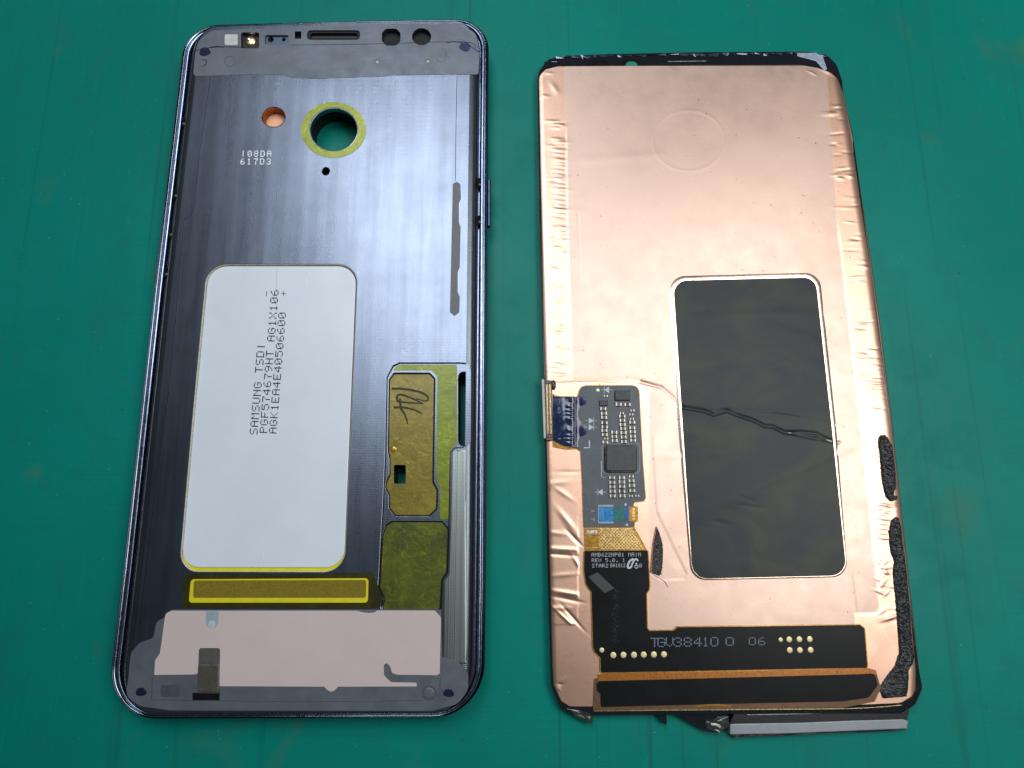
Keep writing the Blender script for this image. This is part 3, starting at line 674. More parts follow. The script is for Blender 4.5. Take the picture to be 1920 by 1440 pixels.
V, Fc = join(parts); link('chipped_edge', V, Fc, M('chipped_glass', (0.08, 0.10, 0.14), 0.12, 0.6, 0.8, var=0.5, vs=0.8, bump=0.05, coat=0.6).m, ds, kind='stuff')
line('speaker_slit', [(1252, 115.5), (1324, 114.5)], 0.3, 1.38, 1.44, m_silver, ds, smooth=False)
plate('corner_strip', [L([(1495, 99), (1530, 99), (1543, 106), (1551, 130), (1545, 131), (1530, 114), (1495, 105)], 1.5, 0.2)], 1.3, 1.5, M('pale_blue_finish', (0.42, 0.50, 0.66), 0.3, 0.4, bump=0.06, bs=1).m, ds, bev=0.05)  # pale blue raised strip round the top corner
V, Fc = ringmesh(ell(1184, 122, 18, 12, 1.4, 28), ell(1184, 122, 11, 7, 1.4, 28), 1.36, 1.42); link('lens_opening', V, Fc, m_blackmat, ds)
plate('lens_opening_glass', [ell(1184, 122, 11, 7, 1.4, 24)], 1.36, 1.39, m_teal, ds)
V, Fc = ringmesh(ell(1126, 124, 18, 12, 1.4, 28), ell(1126, 124, 11, 8, 1.4, 28), 1.36, 1.42); link('lens_opening', V, Fc, m_blackmat, ds)

# ---- foil height field, in mm
def pdist(PX, PY, pl):
    d = np.full(PX.shape, 1e9); s = np.zeros(PX.shape)
    for (ax, ay), (bx, by) in zip(pl, pl[1:]):
        vx, vy = bx - ax, by - ay; L2 = vx * vx + vy * vy
        t = np.clip(((PX - ax) * vx + (PY - ay) * vy) / L2, 0, 1)
        dd = np.hypot(PX - ax - t * vx, PY - ay - t * vy)
        sg = np.sign((PX - ax) * vy - (PY - ay) * vx)
        m = dd < d; d = np.where(m, dd, d); s = np.where(m, sg, s)
    return d, s
def circ(cx_, cy_, r, n_=40, ry=None): return [(cx_ + r * math.cos(2 * math.pi * k / n_), cy_ + (ry or r) * math.sin(2 * math.pi * k / n_)) for k in range(n_ + 1)]
RIDGES = []   # (x, y, half length, sigma, angle, amplitude)
R_ = random.Random(11)
for k in range(46):   # left strip
    y = R_.uniform(225, 705); x = R_.uniform(1034, 1056) + (y - 225) * 0.012
    RIDGES.append((x, y, R_.uniform(6, 16), R_.uniform(1.3, 2.6), R_.uniform(-.15, .2), R_.uniform(.03, .10) * R_.choice([1, 1, -1])))
for k in range(18):
    y = 265 + k * 8 + R_.uniform(-2, 2); RIDGES.append((1050 + R_.uniform(-3, 3), y, 11, 2.0, 0.1, 0.06))
def redge(y): return np.interp(y, [150, 250, 490, 775, 1100, 1255], [1576, 1596, 1634, 1672, 1707, 1722])
for k in range(90):   # right strip
    y = R_.uniform(190, 1150); x = redge(y) - R_.uniform(8, 42)
    RIDGES.append((x, y, R_.uniform(7, 18), R_.uniform(1.2, 2.6), R_.uniform(-.12, .12), R_.uniform(.02, .09) * R_.choice([1, -1])))
for k in range(7): RIDGES.append((redge(655 + k * 13) - 15, 655 + k * 13 + R_.uniform(-5, 5), 20, 1.1, 0.03, -0.10))
for k in range(8): RIDGES.append((redge(950) - 34, 946 + k * 9, 14, 2.2, 0.15, 0.10))
for (x, y, hl, sg, an, am) in ((1062, 975, 26, 5, 0.9, .16), (1078, 1010, 20, 3, 0.8, -.22), (1060, 1030, 34, 4, .05, .2), (1050, 1040, 34, 3, .08, -.16), (1086, 1062, 20, 2.5, 1.0, .22), (1058, 1078, 26, 4, -.1, .10),
                               (1064, 1112, 30, 4, .15, .22), (1066, 1124, 30, 3.5, .2, -.18), (1050, 1140, 20, 4, 0, .12), (1074, 1158, 26, 2.5, .85, -.2), (1060, 1160, 26, 2.5, .75, .18), (1088, 1184, 12, 2, .6, .15), (1056, 925, 20, 4, .6, .1), (1048, 905, 20, 5, -.1, .08),
                               (1066, 885, 24, 3, 0, -.06), (1045, 1000, 18, 4, .1, .1), (1092, 1090, 12, 4, 1.2, .1), (1046, 1290, 6, 2, .8, .1), (1055, 1275, 8, 2, -.7, .1), (1051, 1283, 5, 2, .2, -.1),
                               (1230, 720, 16, 3, .3, .05), (1548, 134, 10, 3, .5, .12), (1522, 137, 8, 2, .5, .10), (1575, 200, 14, 2, -.05, .08), (1030, 137, 8, 2, .1, .08), (1040, 165, 12, 5, 1.0, .08), (1022, 180, 7, 2.5, 0, .1), (1665, 1155, 16, 4, -.3, .16), (1652, 1148, 10, 5, -.6, .1), (1668, 1160, 14, 2, -.3, .16)):
    RIDGES.append((x, y, hl, sg, an, am * 0.7))
for k in range(14):
    RIDGES.append((1655 + R_.uniform(-10, 10), 1050 + k * 5 + R_.uniform(-4, 4), R_.uniform(4, 9), 2.2, R_.uniform(-1, 1), R_.uniform(.03, .09)))
W_ = [(R_.uniform(0.004, 0.02), R_.uniform(-.5, .5), R_.uniform(0, 6.28), R_.uniform(.5, 1.0)) for _ in range(9)]
CREASE = [(1040, 719), (1100, 716), (1200, 716), (1240, 726), (1262, 745), (1280, 764), (1318, 770), (1338, 778), (1362, 770), (1385, 779), (1412, 788), (1434, 799), (1449, 800), (1472, 811), (1502, 810), (1530, 813), (1562, 828)]
CREASE2 = [(1330, 771), (1360, 768), (1390, 770), (1450, 771), (1500, 778)]
def foil(PX, PY, main=True):
    Z = np.zeros(PX.shape)
    for kx, an, phs, am in W_:
        Z += 0.045 * am * np.sin(kx * (PX * math.cos(an) * 0.6 + PY * math.sin(an + 0.9)) + phs)
    for (x, y, hl, sg, an, am) in RIDGES:
        m = (np.abs(PX - x) < hl * 3) & (np.abs(PY - y) < max(hl, sg) * 3)
        if not m.any(): continue
        dx = PX[m] - x; dy = PY[m] - y; u = dx * math.cos(an) + dy * math.sin(an); v = -dx * math.sin(an) + dy * math.cos(an)
        Z[m] += am * np.exp(-(u / hl) ** 2 - (v / sg) ** 2)
    for pl, w, amp, kind in ((circ(1291, 264, 67, 48, 57), 2.2, 0.015, 'r'), ([(1062, 262), (1064, 420), (1072, 700), (1076, 709), (1190, 709), (1225, 716)], 2.4, 0.05, 's'), ([(1084, 400), (1088, 520), (1095, 640)], 2.0, -0.03, 'r'),
                             ([(1571, 430), (1579, 490), (1612, 780), (1650, 1142), (1644, 1151), (1608, 1152), (1600, 1090)], 2.2, 0.05, 's'), ([(1223, 830), (1232, 960), (1288, 1076), (1284, 1086), (1240, 1088), (1228, 1080)], 2.2, 0.04, 's'), (CREASE[:4], 2.4, -0.06, 'r'), (CREASE[2:6], 3.0, -0.10, 'r'), (CREASE[5:], 2.8, -0.22, 'r'),
                             ([(x_, y_ + 5) for x_, y_ in CREASE[4:]], 4.0, 0.035, 'r'), (CREASE2, 2.8, -0.08, 'r'), ([(1480, 812), (1530, 822), (1575, 830)], 2.5, -0.2, 'r'), ([(1450, 775), (1540, 790), (1580, 800)], 3, .05, 'r'), ([(1100, 300), (1240, 290)], 9, .02, 'r')):
        d, s = pdist(PX, PY, pl)
        Z += amp * np.exp(-(d / w) ** 2) if kind == 'r' else amp * 0.5 * s * np.exp(-d / 14) * np.clip(d / w, 0, 1)
    # folds pressed in the black sheet
    for (x, y, hl, sg, an, am) in ((1500, 880, 130, 9, -.42, .09), (1380, 940, 60, 16, -.3, .07), (1400, 590, 120, 9, -.02, .07), (1490, 610, 60, 10, .3, -.05), (1360, 690, 50, 8, .5, .06), (1350, 850, 120, 7, -.06, .05), (1410, 950, 24, 3, .15, -.05), (1400, 935, 20, 2, .35, -.04), (1350, 980, 18, 5, .2, -.05), (1530, 645, 16, 14, 0, .04)):
        dx = PX - x; dy = PY - y; u = dx * math.cos(an) + dy * math.sin(an); v = -dx * math.sin(an) + dy * math.cos(an)
        Z += am * np.exp(-(u / hl) ** 2 - (v / sg) ** 2)
    # lower under the boards, so nothing pokes through them
    under = ((PX > 1084) & (PX < 1216) & (PY > 724)) | (PY > 1172)
    Z = np.where(under, np.minimum(Z, 0.02), Z)
    # foil turned down over the long edges
    eR = redge(PY) - PX; Z -= 0.35 * np.clip(1 - eR / 16, 0, 1) ** 2
    eL = PX - np.interp(PY, [150, 420, 720, 1050, 1285], [1008, 1014, 1022, 1029, 1035]); Z -= 0.30 * np.clip(1 - eL / 10, 0, 1) ** 2
    return Z
CU = [(1008, 150), (1012, 140), (1022, 130), (1045, 124), (1317, 122), (1500, 122), (1533, 128), (1558, 137), (1571, 148), (1582, 173), (1600, 255), (1635.5, 490), (1652, 607), (1673, 775), (1694, 974), (1708, 1100), (1716, 1169), (1726, 1260), (1724, 1285), (1711, 1306), (1690, 1318),
      (1600, 1322), (1080, 1326), (1069, 1325), (1052, 1315), (1038, 1285), (1035, 1250), (1034, 1207), (1029.5, 1033), (1024, 860), (1021.6, 705), (1018, 597), (1014.4, 416), (1009.5, 200)]
V, Fc = spans(CU, 620, 330, ZG, foil, skirt=0.22)
cf = link('copper_foil', V, Fc, m_copper, ds, smooth=True)
def infilm(px, py):
    xl = np.interp(py, [150, 262, 420, 705, 712], [1058, 1062, 1064, 1074, 1216]); xr = np.interp(py, [150, 430, 490, 780, 1142], [1552, 1572, 1580, 1612, 1650])
    return np.clip((px - xl) / 2, 0, 1) * np.clip((xr - px) / 2, 0, 1) * np.clip((np.where(px > 1602, 1150, 1250) - py) / 3, 0, 1)
_v = np.array(V); _b = (_v[:, 2] - HC); 
_vx = _v[:, 0]; _vy = _v[:, 1]; _dep = _vy * sT - _b * cT
_px = 960 + F * _vx / _dep; _py = 720 - F * (_vy * cT + _b * sT) / _dep
_a = cf.data.attributes.new('film', 'FLOAT', 'POINT'); _a.data.foreach_set('value', infilm(_px, _py).astype(np.float32))
def lift(px, py): return float(foil(np.array([[px]], float), np.array([[py]], float))[0, 0])
# black sheet
BLpx = fillet([(1299, 1085.5, 30), (1588, 1079, 28), (1560, 800), (1529, 520, 25), (1262, 526.5, 25), (1280, 800)], 0, 8)
V, Fc = spans(BLpx, 430, 210, ZG + 0.09, foil, skirt=0.08, ygamma=0.8)
gs = link('black_film', V, Fc, m_graph, ds, smooth=True)
# polished copper lip round it
bo = fillet([(1296, 1088.5, 30), (1590, 1082, 28), (1568, 800), (1537, 511, 30), (1253, 518, 30), (1271, 800)], 0, 8)
bo_mm = [P(x, y, ZG + .05) for x, y in bo]; bi_mm = [P(x, y, ZG + .05) for x, y in BLpx]
def liftl(px): return foil(np.array([[p[0] for p in px]], float), np.array([[p[1] for p in px]], float))[0]
lo_, li_ = liftl(bo), liftl(BLpx)
mid = [((a[0] + b[0]) / 2, (a[1] + b[1]) / 2) for a, b in zip(bo, BLpx)]
V = [(p[0], p[1], ZG + 0.0 + h) for p, h in zip(bo_mm, lo_)] + [(*P(x, y, ZG + .05), ZG + 0.08 + h) for (x, y), h in zip(mid, (lo_ + li_) / 2)] + [(p[0], p[1], ZG + 0.075 + h) for p, h in zip(bi_mm, li_)]
k_ = len(bo); Fc = []
for r in range(2):
    for k in range(k_):
        j = (k + 1) % k_; Fc.append((r * k_ + k, r * k_ + j, (r + 1) * k_ + j, (r + 1) * k_ + k))
link('window_lip', V, Fc, m_copedge, cf, smooth=True)

# foam adhesive strips
def foam(name, outline, z, h, seed, parent=ds, mat=m_foam, st=1.6, **kw):
    r = np.random.default_rng(seed); o = np.array(outline)
    nr = max(8, int((o[:, 1].max() - o[:, 1].min()) / st)); nc = max(6, int(22 / st))
    N = r.random((nr, nc)); 
    def zf(PX, PY):
        e = np.minimum(np.linspace(0, 1, PX.shape[1])[None, :], 1 - np.linspace(0, 1, PX.shape[1])[None, :]) * 2
        return h * np.clip(e * 2.5, 0, 1) ** 0.5 * (0.55 + 0.45 * N[:PX.shape[0], :PX.shape[1]]) 
    V, Fc = spans(outline, nr, nc, z, zf, skirt=0.06)
    jit = r.normal(0, 0.05, (len(V), 2)); V[:, :2] += jit
    return link(name, V, Fc, mat, parent, smooth=False, **kw)
c = lambda pts: [(1600 + a / 3.6, 780 + b / 3.6) for a, b in pts]
foam('foam_strip', c([(170, 145), (185, 130), (215, 130), (240, 160), (262, 200), (275, 300), (285, 400), (290, 490), (275, 510), (272, 536), (296, 538), (298, 552), (285, 568), (255, 577), (222, 552), (205, 500), (190, 420), (178, 260), (168, 180)]), ZG + .06, 0.62, 1, st=2.3)
foam('foam_strip', c([(250, 720), (260, 692), (290, 683), (305, 690), (312, 720), (322, 745), (330, 850), (345, 950), (360, 1060), (370, 1180), (385, 1340)]) + [(1708, 1180), (1711, 1208), (1714, 1231), (1711, 1245), (1704, 1257), (1703, 1290), (1700, 1306), (1655, 1308), (1648, 1292), (1662, 1268), (1678, 1249),
     (1686, 1224), (1683, 1180), (1679, 1127), (1673.6, 1072), (1676, 1052), (1669, 1035), (1665, 997)], ZG + .06, 0.62, 2, st=2.3)
d = lambda pts: [(1070 + a / 6.545, 960 + b / 6.545) for a, b in pts]
tear = foam('torn_hole', d([(1052, 180), (1085, 250), (1130, 400), (1132, 600), (1110, 770), (1080, 778), (985, 740), (1000, 520), (1020, 350)]), ZG + .08, 0.22, 3, label='torn black slit in the copper foil')
line('torn_foil_edge', d([(1050, 185), (1018, 350), (998, 520), (983, 745)]), 0.22, ZG + .1, ZG + .3, m_copdk, ds)
line('torn_foil_edge', d([(985, 742), (1070, 800), (1150, 850), (1195, 920)]), 0.16, ZG + .04, ZG + .22, m_copedge, ds, wf=lambda t: 1.2 - t)

# ---- circuit board and flex
ZB = 1.78
BD = [(1086, 733), (1091, 726), (1098, 723.5), (1186, 723), (1194, 726), (1198, 733), (1205, 870), (1210, 933), (1207, 939), (1190, 941), (1187, 945), (1189, 988), (1095, 988), (1092, 900), (1089, 846), (1081, 840), (1081, 745), (1084, 742)]
bl = L(BD, ZB, 0.25); bl = bl if sarea(bl) > 0 else bl[::-1]
plate('board_underlay', [offset(bl, -0.16)], ZB - 0.12, ZB + 0.03, m_kapton, ds)
bd = plate('circuit_board', [bl], ZB, ZB + 0.16, m_board, ds, bev=0.03)
ZT = ZB + 0.16
for pl_ in ([(1110, 726), (1111, 760), (1108, 790), (1098, 812)], [(1115, 728), (1116, 770), (1104, 800)], [(1092, 860), (1110, 842), (1118, 836)], [(1097, 890), (1112, 874)], [(1118, 905), (1119, 950), (1119, 985)], [(1150, 780), (1150, 800)], [(1097, 955), (1116, 955)], [(1097, 915), (1104, 930), (1104, 940)]):
    line('board_trace', pl_, 0.10, ZT, ZT + .01, m_boardtrace, bd)
plate('board_frame', [box(1128, 829, 1201, 888, ZT, 1.0), box(1131, 832, 1198, 885, ZT, 0.8)], ZT, ZT + .012, m_boardtrace, bd)
# prints on the board
def tri(pts): return prism([[P(x, y, ZT) for x, y in pts]], ZT, ZT + .015)
def diode(name, x, y, s=1, horiz=True):
    ps = [tri([(x - 5 * s, y), (x + 4 * s, y - 6), (x + 4 * s, y + 6)])]
    ps.append(ribbon([P(x - 11, y, ZT), P(x + 11, y, ZT)], 0.09, ZT, ZT + .02)); ps.append(ribbon([P(x - 5 * s, y - 6, ZT), P(x - 5 * s, y + 6, ZT)], 0.12, ZT, ZT + .024))
    V, Fc = join(ps); link('diode_symbol', V, Fc, m_white, bd)
diode('d', 1138, 731); diode('d', 1108, 789, -1); diode('d', 1108, 801, -1); diode('d', 1126, 922.7)
V, Fc = dome(*P(1121, 731.5, ZT), 0.42, ZT, .06, 16, 3); link('gold_pad', V, Fc, m_padg, bd, smooth=True)
line('printed_bracket', [(1127, 864), (1128, 895), (1135, 895)], 0.13, ZT, ZT + .02, m_white, bd, smooth=False)
line('printed_bracket', [(1095, 839.5), (1105.5, 839.5), (1105, 826)], 0.3, ZT, ZT + .02, m_white, bd, smooth=False)
dots('1', (1109, 955), (0, 9), (6, 0), ZT, m_white, bd); dots('7', (1109, 970), (0, 9), (6, 0), ZT, m_white, bd)
# chips
def chip(cx_, cy_, w, h, zh, r=0.12, side=True):
    z = ZT
    c_ = plate('chip', [box(cx_ - w / 2, cy_ - h / 2, cx_ + w / 2, cy_ + h / 2, z, r)], z, z + zh, m_chip, bd, bev=0.04)
    if side: plate('chip_side_shade', [box(cx_ - w / 2 - side, cy_ - h / 2 - 1, cx_ + w / 2 + 1.5, cy_ + h / 2 + side, z, r * 2)], z, z + zh * 0.55, m_chipside, c_, bev=0.1)  # black skirt, wider left and below: chip's side walls and painted shadow
    return c_
chip(1164.5, 859.5, 55, 46, 0.62, 0.35, 4.0)
chip(1167, 742, 27, 16.5, 0.45, 0.06, 1.5); chip(1131, 756.5, 13.5, 8.5, 0.35, 0.05, 1)
parts = []
for k in range(7): parts.append(prism([box(1152, 735.5 + k * 2.3, 1153.6, 736.8 + k * 2.3, ZT)], ZT, ZT + .1)); 
for k in range(7): parts.append(prism([box(1181, 735.5 + k * 2.3, 1182.4, 736.8 + k * 2.3, ZT)], ZT, ZT + .06))
V, Fc = join(parts); link('solder_pins', V, Fc, m_solder, bd, kind='stuff')
# capacitors: one mesh per look, copied
def capmesh(name, w, h, zh, body):
    e = w * 0.22; V, Fc, fm = [], [], []
    for (x0, x1, g, mi) in ((-w / 2, -w / 2 + e, 0, 1), (-w / 2 + e, w / 2 - e, 0.035, 0), (w / 2 - e, w / 2, 0, 1)):
        b = len(V); t = 0.05
        y0, y1, z1 = -h / 2 + g, h / 2 - g, zh - g
        V += [(x0, y0, 0), (x1, y0, 0), (x1, y1, 0), (x0, y1, 0), (x0, y0, z1 - t), (x1, y0, z1 - t), (x1, y1, z1 - t), (x0, y1, z1 - t), (x0, y0 + t, z1), (x1, y0 + t, z1), (x1, y1 - t, z1), (x0, y1 - t, z1)]
        ff = [(0, 1, 5, 4), (1, 2, 6, 5), (2, 3, 7, 6), (3, 0, 4, 7), (4, 5, 9, 8), (5, 6, 10, 9), (6, 7, 11, 10), (7, 4, 8, 11), (8, 9, 10, 11)]
        Fc += [tuple(b + i for i in f) for f in ff]; fm += [mi] * len(ff)
    me = bpy.data.meshes.new(name); me.from_pydata([(x * MM, y * MM, z * MM) for x, y, z in V], [], Fc)
    me.materials.append(body); me.materials.append(m_solder); me.polygons.foreach_set('material_index', fm); me.update(); return me
CAP = capmesh('capacitor', 1.35, 0.82, 0.50, m_capbody); CAPD = capmesh('capacitor_dark', 1.35, 0.75, 0.40, m_capdark); CAPS = capmesh('capacitor_small', 0.85, 0.55, 0.30, m_capbody)
BDO = ORG[bd.name]
def cap(x, y, me=CAP, s=1.0):
    X, Y = P(x, y, ZT); o = bpy.data.objects.new('capacitor', me); COL.objects.link(o); o.parent = bd
    o.location = ((X - BDO[0]) * MM, (Y - BDO[1]) * MM, (ZT + 0.002) * MM); o.scale = (s, s, 1); o.rotation_euler = (0, 0, R_.uniform(-.05, .03))
c8 = lambda a, b: (1000 + a / 8, 690 + b / 8)
for a, b in ((1045, 615), (1055, 685), (1057, 745), (1062, 940), (1068, 1003), (1075, 1115), (1210, 968), (1210, 1030), (1215, 1090), (1332, 788), (1335, 853), (1342, 913), (1348, 975), (1350, 1040), (1353, 1108), (1478, 818), (1480, 900), (1485, 960), (1488, 1027), (1492, 1087), (1275, 550)): cap(*c8(a, b), CAP, R_.uniform(.88, 1.0))
for a, b in ((1065, 825), (1068, 885), (1332, 725), (1410, 552)): cap(*c8(a, b), CAPD)
for a, b in ((1085, 425), (1092, 1060), (1325, 680), (1485, 640), (1468, 700), (1475, 765)): cap(*c8(a, b), CAPS)
c9 = lambda a, b: (1070 + a / 6.545, 820 + b / 6.545)
for a, b in ((505, 495), (507, 555), (507, 608), (511, 662), (513, 719), (625, 497), (625, 548), (627, 603), (632, 718), (742, 533), (746, 592), (752, 655)): cap(*c9(a, b), CAP, R_.uniform(.88, 1.0))
cap(*c9(627, 662), CAPD); cap(*c9(742, 480), CAPS, 1.2); cap(*c9(735, 720), CAPS); cap(*c9(815, 718), CAPS)
# small blue ribbon plug
pg = plate('ribbon_plug', [box(1122, 950.5, 1150, 978.5, ZT, 0.1)], ZT, ZT + .18, m_cyan, bd, bev=0.05)
plate('plug_gold_end', [box(1179, 949.5, 1196, 978.5, ZT, 0.4)], ZT, ZT + .11, m_kapton, pg, bev=0.03)
plate('plug_green_section', [box(1150, 950.5, 1171.5, 977, ZT, 0)], ZT, ZT + .12, m_greenf, pg)
plate('plug_blue_stripe', [box(1171.5, 951, 1179, 976, ZT, 0)], ZT, ZT + .14, M('plain_blue', (0.0, 0.10, 0.42), 0.35).m, pg)
for k in range(5): line('plug_trace', [(1151, 955 + k * 5), (1171, 955.3 + k * 5)], 0.06, ZT + .12, ZT + .13, m_cyan, pg, smooth=False)
for (y0, y1) in ((946.5, 950.5), (978, 982)): plate('plug_clamp', [box(1122, y0, 1150, y1, ZT, 0.05)], ZT, ZT + .25, m_dull, pg, bev=0.04)
plate('plug_clamp', [box(1120.5, 947, 1122.5, 981, ZT, 0.05)], ZT, ZT + .25, m_dull, pg, bev=0.03)
for k in range(7): line('plug_contact', [(1126, 953 + k * 3.6), (1133, 953 + k * 3.6)], 0.12, ZT + .18, ZT + .22, M('light_blue_contact', (0.15, 0.45, 0.75), 0.3, 0.5, bump=0).m if k == 0 else bpy.data.materials['light_blue_contact'], pg, smooth=False)
for (x, y) in ((1173, 946), (1175.5, 984)): plate('white_square', [box(x - 2, y - 2, x + 2, y + 2, ZT)], ZT, ZT + .012, m_white, bd)
for k in range(4):
    V, Fc = ringmesh(ell(1188, 955 + k * 6, 2.2, 2.2, ZT, 12), ell(1188, 955 + k * 6, 1.1, 1.1, ZT, 12), ZT + .1, ZT + .13); link('solder_ring', V, Fc, m_gold, pg)
# amber lattice section
KP = [(1095, 988.5), (1189.5, 988.5), (1214, 1032), (1096.5, 1032)]
kp = plate('amber_flex', [L(KP, ZB, 0)], ZB - 0.08, ZB + 0.06, m_kapton, ds)
parts = []
def kx(t, y):  # right limit by y
    return 1121.5 if t == 0 else 1187 + (y - 992) / 36.0 * 21
for s_ in (-1, 1):
    for k in range(-12, 30):
        x0 = 1120 + k * 6.2; pts_ = []
        for yy in np.linspace(991, 1030, 14):
            xx = x0 + s_ * (yy - 991) * 0.95
            if 1121.5 < xx < kx(1, yy): pts_.append(P(xx, yy, ZB + .06))
        if len(pts_) > 2: parts.append(ribbon(pts_, 0.17, ZB + .06, ZB + (.10 if s_ > 0 else .12)))
V, Fc = join(parts); link('copper_lattice', V, Fc, m_gold, kp, kind='stuff')
for yy in (991, 1001, 1027): line('amber_flex_line', [(1096.5, yy), (1186 if yy < 1000 else 1121, yy)], 0.14, ZB + .06, ZB + .13, m_gold, kp, smooth=False)
plate('amber_flex_cover', [box(1100, 994, 1120, 999.5, ZB + .06, 0.2)], ZB + .06, ZB + .12, m_silver, kp)
# black flex
BF = [(1096, 1033), (1214.4, 1032), (1217.5, 1097), (1216.5, 1105), (1211.5, 1113), (1213, 1178), (1217.5, 1183), (1263, 1182.5), (1270, 1176), (1407, 1174.5), (1612, 1171.5), (1620.5, 1178), (1626, 1252), (1126.7, 1261), (1126, 1233), (1115, 1222), (1112, 1213), (1110.5, 1155), (1109, 1110), (1099, 1096), (1095, 1068)]
l_ = L(BF, ZB, 0.35); l_ = l_ if sarea(l_) > 0 else l_[::-1]
plate('amber_edge', [offset(l_, -0.22)], ZB - 0.10, ZB + 0.04, m_kapton, ds)
bf = plate('black_flex', [l_], ZB, ZB + 0.1, m_flexblk, ds, bev=0.03)
ZK = ZB + .1
def pxtext(t, x0, x1, yb, h, mat, par=bf, z=ZK, slope=-0.006, **kw):
    a = (x1 - x0) / (len(t) - 0.22); return dots(t, (x0, yb), (a, a * slope), (0.0, -h), z, mat, par, **kw)
pxtext('AMB622NP01 MAIN', 1109, 1201.5, 1043.8, 7.2, m_white, fill=.8)
pxtext('REV 5.0. 1', 1109.4, 1172, 1054, 7.0, m_white, fill=.8)
pxtext('STAR2', 1110, 1140.5, 1064.2, 7.0, m_white, fill=.8); pxtext('BH1812', 1144.5, 1172.5, 1063.6, 7.0, m_white, fill=.85)
pxtext('G', 1198, 1203.5, 1063.8, 7.0, m_white, fill=.85)
parts = [ribbon([P(x, y, ZK) for x, y in smoothline(s)], w, ZK, ZK + .02 + .004 * i, None) for i, (s, w) in enumerate((([(1188, 1048), (1182, 1051), (1178, 1057), (1177, 1063), (1180, 1065), (1184, 1062)], 0.42), ([(1184, 1062), (1186, 1056), (1190, 1049.5), (1194, 1048.5), (1196, 1052)], 0.36), ([(1193, 1059), (1193, 1055)], 0.15)))]
parts.append(ringmesh(ell(1193, 1062.5, 3.6, 3.6, ZK, 16), ell(1193, 1062.5, 2.3, 2.3, ZK, 16), ZK, ZK + .03)); parts.append(dome(*P(1193, 1057, ZK), .2, ZK, .04, 8, 2))
V, Fc = join(parts); link('printed_logo', V, Fc, m_white, bf)
plate('grey_patch', [L([(1103, 1082), (1120, 1073), (1152, 1103), (1134, 1112)], ZK)], ZK, ZK + .01, M('grey_patch_print', (0.045, 0.05, 0.05), 0.4, bump=0).m, bf)
# dot printed serial
gx = [1219.5, 1232, 1247.5, 1263, 1281.5, 1300.5, 1317.5, 1331.5]
for ch, x in zip('TGV38410', gx): dots(ch if ch != '0' else 'O', (x, 1213.5 - (x - 1219) * .012), (18.5, 0), (0, -18), ZK, m_bluewhite, bf, fill=.62, cw=.85 if ch not in '1' else .6, joinrun=False)
dots('O', (1360, 1211), (19.5, 0), (0, -16.5), ZK, m_bluewhite, bf, fill=.62, cw=.85, joinrun=False)
dots('O', (1403.5, 1210), (18, 0), (0, -15.5), ZK, m_bluewhite, bf, fill=.62, cw=.78, joinrun=False)
dots('6', (1421, 1210), (18, 0), (0, -15.5), ZK, m_bluewhite, bf, fill=.62, cw=.78, joinrun=False)
for (x, y, r) in ((1128.5, 1219, .5), (1150, 1228.5, .62), (1169, 1228, .62), (1188.7, 1228, .62), (1207, 1227.5, .62), (1226, 1227.3, .62), (1245, 1227, .62), (1464, 1199.5, .46), (1480, 1199, .6), (1499, 1198.6, .6), (1518.5, 1198.4, .6), (1481, 1219, .6), (1500, 1219, .6), (1520, 1218.6, .6)):
    V, Fc = dome(*P(x, y, ZK), r, ZK - .005, .05, 20, 3); link('gold_pad', V, Fc, m_padg, bf, smooth=True)
r2 = random.Random(5); parts = []
for k in range(90):
    x = 1155 + r2.gauss(0, 3.0); y = r2.uniform(1105, 1205)
    x += (1105 - y) * 0.03
    parts.append(prism([box(x, y, x + .9, y + .9, ZK)], ZK, ZK + .006))
V, Fc = join(parts); link('fine_pinholes', V, Fc, M('grey_speck', (0.07, 0.07, 0.075), 0.5, bump=0).m, bf, kind='stuff')
# bottom strips
plate('orange_fold', [L([(1122, 1264), (1626, 1252), (1640, 1256), (1645, 1264), (1121, 1277)], ZB, 0.2)], ZB - .1, ZB + .12, M('orange_fold_film', (0.42, 0.15, 0.02), 0.3, 0.3, coat=.4).m, ds, bev=0.05)
plate('amber_base', [L([(1114, 1272), (1150, 1270), (1642, 1256), (1652, 1290), (1640, 1316), (1580, 1327), (1340, 1331), (1112, 1334)], ZB, 0.3)], ZB - .14, ZB - 0.02, M('brown_flex_base', (0.16, 0.085, 0.045), 0.35, 0.3, coat=.3).m, ds)
plate('driver_strip', [L([(1119.5, 1296), (1119, 1281, .6), (1124, 1277, .4), (1610, 1264), (1640, 1262, 1), (1646, 1285, 1), (1628, 1308, 1), (1580, 1315), (1340, 1320), (1127, 1325.5, .3), (1126, 1300)], ZB + .1, 0.2)], ZB, ZB + .2, m_flexblk, ds, bev=0.05)
line('gold_edge', [(1114, 1333), (1250, 1331.5), (1420, 1330), (1600, 1328), (1690, 1322)], 0.16, ZB - .05, ZB + .05, m_gold, ds)
line('amber_tear', [(1300, 1326), (1325, 1322), (1345, 1321), (1372, 1325)], 0.45, ZB, ZB + .06, m_kapton, ds, wf=lambda t: math.sin(t * 3.1) + .1)
